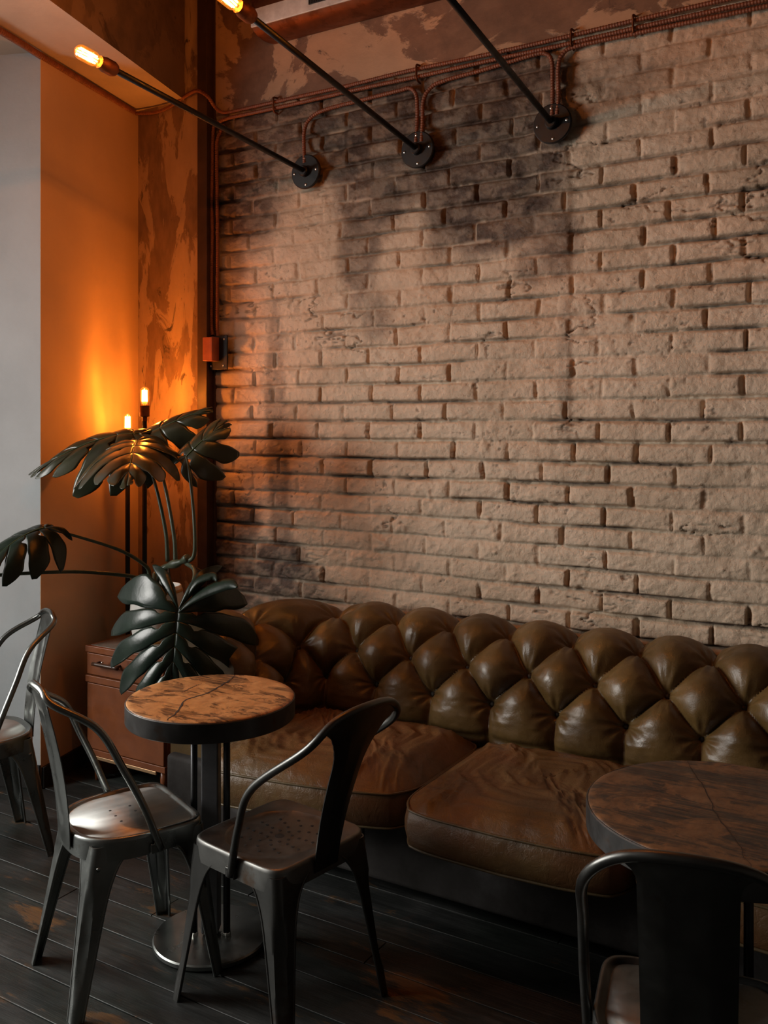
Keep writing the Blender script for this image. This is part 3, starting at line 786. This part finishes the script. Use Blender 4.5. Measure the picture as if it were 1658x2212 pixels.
CRK = [(.052, -.243, 0), (.020, -.165, 0), (-.035, -.075, 0), (-.03, .01, 0), (-.045, .085, 0), (-.065, .16, 0), (-.095, .222, 0)]
table('round_table', 'small round table with cracked orange-brown wood top and black rim, beside the plant', (-1.920, 2.165, 0), .2545, 'oak_top',
      [(CRK, .0032), ([(-.10, -.02, 0), (-.115, .04, 0), (-.12, .09, 0)], .0014)], 2.2)
table('round_table', 'dark round wooden table at the right edge before the third seat cushion', (-.405, 2.108, 0), .290, 'dark_top',
      [([(-.135, .25, 0), (-.085, .14, 0), (-.04, .045, 0), (.0, -.06, 0), (.055, -.16, 0), (.10, -.265, 0)], .0013)], 5.2)

# ------------------------------------------------------------------ CHAIRS
def leg_mesh(cx, cy, fx, fy, htop, wtop=.135, wmid=.062, wbot=.031, rad=.022, swell=True):
    """pressed steel leg: rounded outer corner, two flanges whose edges are rolled; cx,cy corner at top, fx,fy foot"""
    sx = math.copysign(1, cx); sy = math.copysign(1, cy)
    mb = MB(); nz = 34; rows = []
    def sect(t):
        z = htop*(1-t)
        k = t
        x = cx+(fx-cx)*k; y = cy+(fy-cy)*k
        # flange width: wide at the top (arch), then slim
        arch = math.exp(-(t/.10)**1.25)
        w = wmid+(wbot-wmid)*max(0, (t-.2)/.8)**.9
        w = w+(wtop-w)*arch
        return x, y, z, w
    vs = []; fs = []; m_ = 0
    for i in range(nz+1):
        t = (i/nz)**1.35; x, y, z, w = sect(t)
        r = min(rad, w*.6); pts = []
        # groove: middle of the corner pushed inwards between t .28 and .82
        gro = .0065*max(0, math.sin(PI*min(1, max(0, (t-.22)/.62))))**.6
        pts.append((w, 0)); pts.append((w*.72, 0)); pts.append((r+(w-r)*.25, 0))
        for k in range(7):
            a = k/6*PI/2; px = r-r*math.sin(a); py = r-r*math.cos(a)
            g = gro*math.sin(PI*k/6); pts.append((px+g, py+g))
        pts += [(0, r+(w-r)*.25), (0, w*.72), (0, w)]
        th = .004
        inner = []
        npt = len(pts)
        for k, (a_, b_) in enumerate(pts):
            q0 = pts[max(0, k-1)]; q1 = pts[min(npt-1, k+1)]
            dx, dy = q1[0]-q0[0], q1[1]-q0[1]; l = math.hypot(dx, dy) or 1
            inner.append((a_+(-dy/l)*-th, b_+(dx/l)*-th))
        loop = pts+inner[::-1]
        m_ = len(loop)
        for (a_, b_) in loop: vs.append((x-sx*a_, y-sy*b_, z))
    for i in range(nz):
        for k in range(m_): fs.append((i*m_+k, i*m_+(k+1) % m_, (i+1)*m_+(k+1) % m_, (i+1)*m_+k))
    fs.append(tuple(range(m_))); fs.append(tuple(nz*m_+k for k in range(m_))[::-1])
    mb.add(vs, fs)
    # rolled edges
    for axis in (0, 1):
        P = []
        for i in range(nz+1):
            t = (i/nz)**1.35; x, y, z, w = sect(t)
            P.append((x-sx*w, y-sy*.002, z) if axis == 0 else (x-sx*.002, y-sy*w, z))
        tube(mb, P, .0042, 8)
    return mb

def seat_outline(kind, w, d, n=96):
    out = []
    for k in range(n):
        a = 2*PI*k/n; c, s = math.cos(a), math.sin(a)
        if kind == 'square':
            e = .26
            out.append((math.copysign(abs(c)**e, c)*w/2 if abs(c) > 1e-9 else 0, math.copysign(abs(s)**e, s)*d/2 if abs(s) > 1e-9 else 0))
        else:
            if s >= 0:
                e = .26; out.append((math.copysign(abs(c)**e, c)*w/2 if abs(c) > 1e-9 else 0, (abs(s)**e)*d/2))
            else:
                e = .80; out.append((math.copysign(abs(c)**.72, c)*w/2 if abs(c) > 1e-9 else 0, -(abs(s)**.9)*d/2))
    return out

def make_chair(loc, rz, label, kind='square', splat='wide', mat='gunmetal', seatmat='brushed_seat', lean=1.0, hoopz=.86, sw=.355, sd=.35, straight=False):
    """+y is the front of the chair"""
    t = root('cafe_chair', label, 'chair', loc, rz, 'metal cafe chairs round the tables')
    H0 = .450; n = 96; ol = seat_outline(kind, sw, sd, n)
    mb = MB(); vs = []; fs = []; rings = []
    def ring(sc, z, ex=0):
        rings.append(len(vs))
        for (x, y) in ol:
            l = math.hypot(x, y) or 1
            vs.append((x*sc+x/l*ex, y*sc+y/l*ex, z))
    holes = None
    ring(.985, H0-.060); ring(1, H0-.060, .001); ring(1, H0-.012); ring(.992, H0-.004); ring(.972, H0); ring(.945, H0-.0005)
    if kind == 'square':
        ring(.90, H0-.003)
        # round shallow dish: blend ring shape to a circle
        def circ(r, z):
            rings.append(len(vs))
            for (x, y) in ol:
                a = math.atan2(y, x); vs.append((r*math.cos(a), r*math.sin(a), z))
        circ(.152, H0-.003); circ(.149, H0-.0045); circ(.143, H0-.009)
        for r in (.12, .09, .06, .03): circ(r, H0-.0105-.003*(1-r/.12))
    else:
        ring(.915, H0-.0015); ring(.895, H0-.006); ring(.87, H0-.0075)
        for sc in (.7, .5, .3, .1): ring(sc, H0-.0078)
    for a, b_ in zip(rings, rings[1:]):
        for k in range(n): fs.append((a+k, a+(k+1) % n, b_+(k+1) % n, b_+k))
    fs.append(tuple(rings[-1]+k for k in range(n)))
    # underside
    mb.add(vs, fs); seat = mesh_obj('seat', mb, M['seat_steel' if kind == 'square' else mat], t, angle=1.2)
    if kind != 'square':
        # inset panel of brushed steel
        mb = MB(); pv = [(x*.868, y*.868, H0-.0068) for x, y in ol]+[(x*.868, y*.868, H0-.0095) for x, y in ol]
        mb.add(pv, [tuple(range(n)), tuple(range(n, 2*n))[::-1]]+[(k, n+k, n+(k+1) % n, (k+1) % n) for k in range(n)])
        pn = mesh_obj('seat_panel', mb, M[seatmat], t)
        if seatmat == 'brushed_seat': pn['label'] = 'brushed bare steel panel'
        hp = pn; zz = H0-.0064; hl = [(x, y) for x in (-.045, 0, .045) for y in (-.03, .03)]; hr = [.0042]*6
    else:
        hp = seat; hl = [(0, 0)]; hr = [.0135]
        for ri, (r, m_) in enumerate(((.035, 8), (.058, 8), (.082, 10), (.105, 12))):
            for k in range(m_):
                a = 2*PI*(k+.5*(ri % 2))/m_; hl.append((r*math.cos(a), r*math.sin(a))); hr.append(.0048)
        zz = None
    mb = MB()
    for (x, y), r in zip(hl, hr):
        z = zz if zz else H0-.0105-.003*(1-math.hypot(x, y)/.12)+.0009
        lathe(mb, [(r, z-.002), (r, z)], 12, (x, y, 0))
    h_ = mesh_obj('perforation', mb, M['grille_black'], hp, smooth=False); h_['kind'] = 'stuff'
    # legs
    cx, cy = sw/2-.004, sd/2-.004
    for (x, y, fx, fy) in ((cx, cy, cx+.035, cy+.045), (-cx, cy, -cx-.035, cy+.045), (cx, -cy, cx+.030, -cy-.060), (-cx, -cy, -cx-.030, -cy-.060)):
        if kind != 'square' and y < 0: x *= .86; fx *= .93; y *= .86; fy *= .95
        mesh_obj('leg', leg_mesh(x, y, fx, fy, H0-.020), M[mat], t, angle=.9)
    # cross brace
    mb = MB(); tube(mb, catmull([(-cx*.9, cy*.8, .375), (0, 0, .39), (cx*.9, -cy*.8, .375)], 10), .006, 8); tube(mb, catmull([(cx*.9, cy*.8, .375), (0, 0, .391), (-cx*.9, -cy*.8, .375)], 10), .006, 8)
    mesh_obj('cross_brace', mb, M[mat], t)
    # back hoop
    yb = -sd/2-.075*lean
    if splat == 'wide':
        pts = [(-sw/2-.010, -.012, H0-.05), (-sw/2-.013, -.045, H0+.085), (-sw/2-.010, -.072-.012*lean, H0+.20), (-sw/2+.008, yb+.055, hoopz-.085), (-.108, yb+.010, hoopz-.018), (0, yb-.006, hoopz)]
    else:
        pts = [(-sw/2-.008, .030, H0-.05), (-sw/2-.010, -.020, H0+.08), (-sw/2+.006, -.075, H0+.195), (-sw/2+.036, -.135, H0+.305), (-.088, yb+.012, hoopz-.035), (-.048, yb-.002, hoopz-.006), (0, yb-.006, hoopz)]
    pts = pts+[(-p[0], p[1], p[2]) for p in pts[-2::-1]]
    P = catmull(pts, 90); mb = MB(); tube(mb, P, .0105, 14); mesh_obj('backrest_hoop', mb, M[mat], t)
    # rivet tabs at hoop feet
    for s_ in (-1, 1):
        ob = -.026 if splat == 'wide' else .0
        mb = MB(); box(mb, min(s_*(sw/2-.002), s_*(sw/2+.012)), max(s_*(sw/2-.002), s_*(sw/2+.012)), ob, ob+.035, H0-.058, H0-.030, .003); mesh_obj('hoop_bracket', mb, M[mat], t, smooth=False)
    # splat
    nx, nz = 25, 40; vs = []; fs = []
    hp_ = {}
    def hoop_at(x):     # hoop y,z for |x|
        best = min(P[45:], key=lambda p: abs(p.x-abs(x))); return best
    halfP = P[45:]
    for j in range(nz+1):
        u = j/nz
        for i in range(nx):
            q = (i/(nx-1))*2-1
            if splat == 'wide':
                wb = .044; wt = .150; w = wb+.026*u**1.1+(wt-wb-.026)*max(0, (u-.62)/.38)**2.0
                if straight: w = .078+.004*u+.030*max(0, (u-.90)/.10)**2
            else:
                wb = .052; w = wb+.012*u
            x = q*w
            hz = None
            # top of splat follows hoop underside
            ht = min(halfP, key=lambda p: abs(p.x-abs(x)) + (0 if p.z > hoopz-.16 else 9))
            zt = ht.z; ytp = ht.y
            z = H0-.045+(zt-.002-(H0-.045))*u
            yb0 = -sd/2-.002
            y = yb0+(ytp-yb0)*(u**1.25)
            # curved across and pressed rib
            y += .010*(q*q)*math.sin(PI*u)
            rib = (1-min(1, abs(abs(q)-.0)/.42)**2) if abs(q) < .42 else 0
            rr_ = max(0, min(1, (u-.12)/.05))*max(0, min(1, (.86-u)/.05))
            y += (.006 if splat != 'wide' else .0022)*rib*rr_
            vs.append((x, y, z))
    o2 = len(vs); vs += [(x, y-.0028, z) for x, y, z in vs]
    for j in range(nz):
        for i in range(nx-1):
            a = j*nx+i; fs.append((a, a+1, a+nx+1, a+nx)); fs.append((o2+a, o2+a+nx, o2+a+nx+1, o2+a+1))
    for j in range(nz):
        for i in (0, nx-1): a = j*nx+i; fs.append((a, a+nx, o2+a+nx, o2+a))
    for i in range(nx-1):
        for j in (0, nz): a = j*nx+i; fs.append((a, a+1, o2+a+1, o2+a))
    mb = MB(); mb.add(vs, fs); mesh_obj('splat', mb, M[mat], t, angle=.9)
    return t
D = math.radians
make_chair((-2.045, 1.935, 0), D(67.5-90), 'silvery metal chair with D-shaped brushed seat, facing the oak-topped table', 'D', 'slim', 'gunmetal')
make_chair((-1.575, 2.058, 0), D(171-90), 'dark metal chair with square seat and round perforated dish, right of the oak-topped table', 'square', 'wide', 'dark_steel', lean=2.0, hoopz=.865)
make_chair((-.41, 1.815, 0), D(102-90), 'dark metal chair cut by the bottom right corner, tucked under the dark table', 'D', 'wide', 'dark_steel', 'seat_steel', straight=True, sw=.36, sd=.36, lean=1.3, hoopz=.875)
make_chair((-3.045, 2.165, 0), D(250-90), 'grey metal chair cut by the left edge, turned toward the pale pier', 'D', 'slim', 'gunmetal')

# ------------------------------------------------------------------ CABINET
cb = root('cabinet', 'low red-brown wooden cabinet with one drawer and a door under the plant', 'cabinet', (-3.02, 2.99, 0))
x0, x1, y0, y1 = -3.255, -2.785, 2.855, 3.13
sh = cb.location
def cpart(name, a, mat, par=cb, bev=.002, **k): 
    mb = MB(); box(mb, *a, bev); return mesh_obj(name, mb, M[mat], par, smooth=False, shift=sh, **k)
cpart('carcass', (x0, x1, y0+.012, y1, .125, .575), 'cabinet_wood')
tp = cpart('top_frame', (x0-.006, x1+.006, y0-.008, y1+.004, .575, .602), 'cabinet_wood')
cpart('top_inlay', (x0+.012, x1-.012, y0+.010, y1-.010, .6022, .604), 'cabinet_top', tp, 0)
dr = cpart('drawer', (x0+.004, x1-.004, y0-.006, y0+.012, .478, .571), 'cabinet_wood')
cpart('rail', (x0-.003, x1+.003, y0-.010, y0+.011, .443, .472), 'cabinet_wood')
do = cpart('door', (x0+.004, x1-.004, y0-.005, y0+.012, .150, .438), 'cabinet_wood')
cpart('plinth', (x0-.002, x1+.002, y0-.004, y1, .120, .146), 'cabinet_wood')
cpart('metal_strip', (x0+.03, x1-.05, y0-.004, y0+.004, .104, .1195), 'brass_edge')
mb = MB(); tube(mb, catmull([(-3.185, y0-.034, .535), (-3.10, y0-.035, .535), (-3.03, y0-.034, .535)], 8), .0085, 12)
for x in (-3.17, -3.045): tube(mb, [(x, y0-.034, .535), (x, y0-.004, .538)], .006, 10)
hd = mesh_obj('handle', mb, M['handle_dark'], dr, shift=sh)
mb = MB(); lathe(mb, [(.006, 0), (.005, .004)], 12); xf(mb, Matrix.Translation((-3.128, y0-.030, .546))); mesh_obj('screw', mb, M['bright_screw'], hd, shift=sh)
mb = MB(); tube(mb, [(-2.87, y0-.022, .40), (-2.87, y0-.022, .345)], .007, 10); tube(mb, [(-2.87, y0-.022, .375), (-2.87, y0-.004, .375)], .005, 8); mesh_obj('handle', mb, M['handle_dark'], do, shift=sh)
for (x, y) in ((x0+.035, y0+.03), (x1-.035, y0+.03), (x0+.035, y1-.03), (x1-.035, y1-.03)):
    mb = MB(); tube(mb, [(x, y, .001), (x, y, .06), (x, y, .121)], lambda t: .013+.006*t, 12); mesh_obj('leg', mb, M['cabinet_wood'], cb, shift=sh)

# saucer + pot
PC = V((-2.945, 2.975, .604))
mb = MB(); lathe(mb, [(.0, .001), (.085, .001), (.105, .012), (.112, .022), (.108, .022), (.09, .014), (0, .012)], 48, PC, close=False)
tag(mesh_obj('saucer', mb, M['ceramic_white']), 'white ceramic saucer under the plant pot on the cabinet top', 'saucer')
pot = root('plant_pot', 'white ceramic plant pot with gold bands on the red-brown cabinet', 'plant pot', PC+V((0, 0, .0125)))
prof = [(.0, .002), (.082, .002), (.094, .012), (.110, .055), (.119, .105), (.120, .15), (.115, .20), (.104, .245), (.100, .262), (.093, .262), (.096, .24), (.1, .20)]
def rad_at(z):
    q = prof[1:9]
    for (r0, z0), (r1, z1) in zip(q, q[1:]):
        if z0 <= z <= z1: return r0+(r1-r0)*(z-z0)/(z1-z0)
    return .1
mb = MB(); lathe(mb, prof, 64, close=False); pb = mesh_obj('pot_body', mb, M['ceramic_white'], pot)
for (za, zb) in ((.024, .036), (.125, .140), (.235, .247)):
    mb = MB(); zs = [za+(zb-za)*k/3 for k in range(4)]
    lathe(mb, [(rad_at(za)-.001, za)]+[(rad_at(z)+.0012, z) for z in zs]+[(rad_at(zb)-.001, zb)], 64, close=False); mesh_obj('gold_band', mb, M['ceramic_gold'], pb)
mb = MB(); lathe(mb, [(.0, .228), (.05, .232), (.097, .226)], 40, close=False); mesh_obj('soil', mb, M['soil'], pot)

# ------------------------------------------------------------------ MONSTERA
PL = root('monstera_plant', 'large monstera plant with dark split leaves in the white pot', 'plant', PC+V((0, 0, .24)))
psh = PL.location
def leaf(B, T, nrm, W, petiole, droop=.25, n=8, fold=.0, mat='leaf', seed=0, hang=V((0, 0, -1)), slit=.42, wl=None, curl=.35, gp=(.13, .22), ths=1.0, hole_p=.8):
    B = V(B); T = V(T); ax = T-B; Ln = ax.length; mx_ = ax.normalized(); nrm = V(nrm); nrm = (nrm-mx_*nrm.dot(mx_)).normalized(); sd_ = nrm.cross(mx_)
    rnd = random.Random(seed)
    OR = [-.01, .0, .04, .16, .32, .50, .68, .84, .96]; TH = [168, 142, 112, 86, 66, 50, 36, 20, 0]; LN = [.60, .82, .98, 1.0, .95, .84, .66, .46, .30]
    if n != 8:
        rs = lambda a: [(lambda c: a[min(int(c), 7)]+(a[min(int(c), 7)+1]-a[min(int(c), 7)])*(c-min(int(c), 7)))(k*8/n) for k in range(n+1)]
        OR, TH, LN = rs(OR), rs(TH), rs(LN)
    TH = [x*(ths if i > 1 else 1) for i, x in enumerate(TH)]
    K = len(OR)-1
    def ip(a, c):
        i = min(int(c), K-1); f = c-i; return a[i]+(a[i+1]-a[i])*f
    lw = [rnd.uniform(.92, 1.08) for _ in range(40)]; ld_ = [rnd.uniform(-.4, 1.0) for _ in range(40)]
    def pt(side, c, t, li):
        o = ip(OR, c)*Ln; th = math.radians(ip(TH, c)); l = ip(LN, c)*W*lw[li+side*20]
        th2 = th-math.radians(16)*t*(1 if th > .3 else 0)
        # vein curve bends toward the tip
        x = math.sin((th+th2)/2)*l*t; y = o+math.cos((th+th2)/2)*l*t
        d = l*t
        # blade shape: slight V-fold up from midrib then drooping outwards
        z = .10*x*(1-t)-curl*x*x/W-droop*(max(0, y)**2)/Ln
        z -= fold*.02*ld_[li+side*20]*t*t
        # corrugation across each lobe
        ph = c-math.floor(c)
        z += .007*math.sin(PI*ph)*math.sin(PI*min(1, t*1.1))*(W/.2)
        return B+mx_*y+sd_*(x*(1 if side else -1))+nrm*z
    mb = MB(); NT = 22; NA = 8
    for side in (0, 1):
        for li in range(K):
            ts = slit+.10*rnd.random()
            hole = rnd.random() < hole_p and 0 < li < K-2
            hole2 = rnd.random() < .8 and 0 < li < K-2
            gap = rnd.uniform(*gp); vs = []; fs = []
            kk = 1.0 if li < K-1 else .8
            for j in range(NT+1):
                t = j/NT*(1.0 if li < K-1 else 1.0)
                if t < ts: wd = 1.0
                else:
                    u = (t-ts)/(1-ts); wd = (1-gap*min(1, u*3.5))*(1-max(0, (u-.55)/.45)**1.5*.80)
                hl = hr_ = wd
                hb = math.exp(-((t-.24)/.055)**2)
                if hole: hl = min(hl, 1-.62*hb)
                if hole2 and False: hr_ = min(hr_, 1-.62*hb)
                for i in range(NA+1):
                    q = (i/NA)*2-1; q2 = q*(hl if q < 0 else hr_)+(.55*max(0, 1-gap-wd) if t > ts and li < K-1 else 0)
                    c = li+.5+q2*.5
                    if t < .02: c = li+.5+q*.5
                    vs.append(pt(side, c, t, li))
            for j in range(NT):
                for i in range(NA):
                    a = j*(NA+1)+i; fs.append((a, a+1, a+NA+2, a+NA+1))
            mb.add(vs, fs)
    for i_, p in enumerate(mb.v):
        k = mn.noise(V((p[0]*9, p[1]*9, p[2]*9+seed)))*.006; mb.v[i_] = (p[0]+nrm.x*k, p[1]+nrm.y*k, p[2]+nrm.z*k)
    o = mesh_obj('leaf', mb, M[mat], PL, shift=psh)
    md = o.modifiers.new('thick', 'SOLIDIFY'); md.thickness = .0014; md.offset = 0
    # midrib
    P = []
    for k in range(15):
        y = Ln*k/14; P.append(B+mx_*y+nrm*(-droop*y*y/Ln+.001))
    mb = MB(); tube(mb, P, lambda t: .0034*(1-.75*t), 6); mesh_obj('midrib', mb, M['midrib'], o, shift=psh)
    if petiole:
        pp = [V(p) for p in petiole]+[B]
        mb = MB(); tube(mb, catmull(pp, 36), lambda t: .0095-.0048*t, 10); mesh_obj('leaf_stalk', mb, M['stalk'], PL, shift=psh)
    return o
toC = lambda p: (V((0, 0, 1.578))-V(p)).normalized()
# front hanging leaf
leaf((-2.374, 2.50, .908), (-2.345, 2.42, .60), V((.56, -.74, .33)), .29, [(-2.70, 2.89, 1.005), (-2.60, 2.83, .99), (-2.46, 2.66, .955)], n=9, droop=.10, curl=.85, seed=3, fold=2.0, slit=.44, gp=(.16, .28), ths=.84, hole_p=1.0)
def blade(pts, w, nrm, name='leaf_lobe'):
    P = catmull(pts, 24); vs = []; fs = []; nrm = V(nrm).normalized()
    for i, p in enumerate(P):
        tg = (P[min(i+1, 24)]-P[max(i-1, 0)]).normalized(); sd_ = tg.cross(nrm).normalized(); u = i/24
        ww = w*(math.sin(PI*min(1, u*.92+.08))**.8)*(.55+.45*u) if u < 1 else .001
        for k in range(7):
            q = k/3-1; vs.append(tuple(p+sd_*q*ww-nrm*(q*q)*ww*.35))
    for i in range(24):
        for k in range(6): a = i*7+k; fs.append((a, a+1, a+8, a+7))
    mb = MB(); mb.add(vs, fs); o = mesh_obj(name, mb, M['leaf'], PL, shift=psh)
    md = o.modifiers.new('thick', 'SOLIDIFY'); md.thickness = .0014; md.offset = 0
kf = lambda q: [(a*.954, b_*.954, 1.578+(c_-1.578)*.954) for a, b_, c_ in q]
blade(kf([(-2.490, 2.62, .872), (-2.478, 2.65, .93), (-2.45, 2.68, .985), (-2.395, 2.70, 1.005), (-2.365, 2.70, .985)]), .026, (-.3, -.7, .5))
blade(kf([(-2.488, 2.62, .872), (-2.455, 2.65, .915), (-2.40, 2.68, .955), (-2.32, 2.70, .982), (-2.262, 2.70, .972)]), .040, (-.3, -.7, .5))
# central top leaf, spreading toward camera
leaf((-2.955, 2.86, 1.515), (-2.60, 2.46, 1.425), V((.36, -.48, .80)), .25, [(-2.80, 2.885, 1.005), (-2.81, 2.885, 1.12), (-2.85, 2.88, 1.28), (-2.90, 2.88, 1.40)], n=7, droop=.12, mat='leaf_olive', curl=.60, seed=5, fold=1.4, slit=.40, gp=(.14, .26), ths=1.0)
# left top leaf
leaf((-3.0, 2.92, 1.545), (-3.255, 2.60, 1.545), V((-.05, -.68, .73)), .215, [(-2.755, 2.885, 1.01), (-2.77, 2.89, 1.12), (-2.83, 2.9, 1.32), (-2.90, 2.91, 1.47)], n=7, droop=.42, mat='leaf_olive', curl=1.0, seed=8, fold=1.2)
# right top leaf
leaf((-2.99, 2.97, 1.545), (-2.77, 3.08, 1.67), V((.1, -.75, .65)), .135, None, n=5, droop=.1, mat='leaf_olive', curl=.8, seed=21, fold=1.2)
leaf((-2.70, 2.89, 1.45), (-2.60, 2.98, 1.60), V((.2, -.8, .5)), .135, [(-2.69, 2.88, 1.01), (-2.645, 2.88, 1.05), (-2.648, 2.88, 1.2), (-2.672, 2.88, 1.38)], n=5, droop=.2, mat='leaf_olive', curl=.9, seed=27, fold=1.0)
# left low leaf, reaching out of the picture
leaf((-3.09, 2.49, 1.168), (-3.10, 2.22, 1.145), V((.25, -.35, .9)), .15, [(-2.878, 2.86, .93), (-2.882, 2.84, .985), (-2.93, 2.74, 1.06), (-3.02, 2.60, 1.125)], n=6, droop=.5, curl=.9, seed=31, fold=1.3)
# second low stalk
mb = MB(); tube(mb, catmull([(-2.93, 2.92, .88), (-2.93, 2.86, .925), (-2.98, 2.75, .955), (-3.07, 2.6, .978), (-3.177, 2.35, .99), (-3.25, 2.18, .985)], 30), lambda t: .0095-.003*t, 10); mesh_obj('leaf_stalk', mb, M['stalk'], PL, shift=psh)
leaf((-3.25, 2.17, .985), (-3.33, 1.93, .93), V((.2, -.2, .95)), .14, None, droop=.5, curl=1.2, seed=37)
# right short stalk with dark leaf
mb = MB(); tube(mb, catmull([(-2.69, 2.89, 1.0), (-2.62, 2.93, .96), (-2.56, 2.97, .90)], 14), .005, 8); mesh_obj('leaf_stalk', mb, M['handle_dark'], PL, shift=psh)
# main stem
mb = MB(); tube(mb, catmull([(-2.965, 2.95, .83), (-2.93, 2.93, .885), (-2.86, 2.90, .945), (-2.80, 2.885, .985), (-2.73, 2.88, 1.005), (-2.68, 2.88, 1.03)], 40), lambda t: .018-.003*t+.0035*math.cos(t*26), 14); mesh_obj('stem', mb, M['stalk'], PL, shift=psh)
mb = MB(); tube(mb, catmull([(-2.86, 2.89, .955), (-2.83, 2.84, .955), (-2.80, 2.81, .92), (-2.80, 2.81, .86)], 20), lambda t: .011-.004*t, 10); r1 = mesh_obj('aerial_root', mb, M['stalk'], PL, shift=psh)
mb = MB(); tube(mb, catmull([(-2.79, 2.88, .98), (-2.80, 2.90, .93), (-2.82, 2.93, .88), (-2.86, 2.96, .85)], 20), .004, 8); mesh_obj('aerial_root', mb, M['bare_fibre'], PL, shift=psh)

# ------------------------------------------------------------------ LIGHT, CAMERA
def area(name, loc, rot, sx, sy, e, col):
    ld = bpy.data.lights.new(name, 'AREA'); ld.shape = 'RECTANGLE'; ld.size = sx; ld.size_y = sy; ld.energy = e; ld.color = col
    o = bpy.data.objects.new(name, ld); C.objects.link(o); o.location = loc; o.rotation_euler = rot; return o
area('window_daylight', (WX-.85, .3, 2.15), (0, -PI/2+.38, 0), 2.3, 2.9, 470, (1.0, .97, .91))
w = bpy.data.worlds.new('World'); bpy.context.scene.world = w; w.use_nodes = True
w.node_tree.nodes['Background'].inputs['Color'].default_value = (.6, .7, .8, 1); w.node_tree.nodes['Background'].inputs['Strength'].default_value = .8

cd = bpy.data.cameras.new('camera'); cam = bpy.data.objects.new('camera', cd); C.objects.link(cam)
cam.location = (0, 0, 1.578); cam.rotation_euler = (PI/2, 0, D(31))
cd.sensor_width = 36; cd.sensor_fit = 'AUTO'; cd.lens = 2000/2212*36; cd.shift_y = -186/2212; cd.clip_start = .05
bpy.context.scene.camera = cam
vs_ = bpy.context.scene.view_settings; vs_.view_transform = 'Standard'; vs_.look = 'None'; vs_.exposure = 0; vs_.gamma = 1
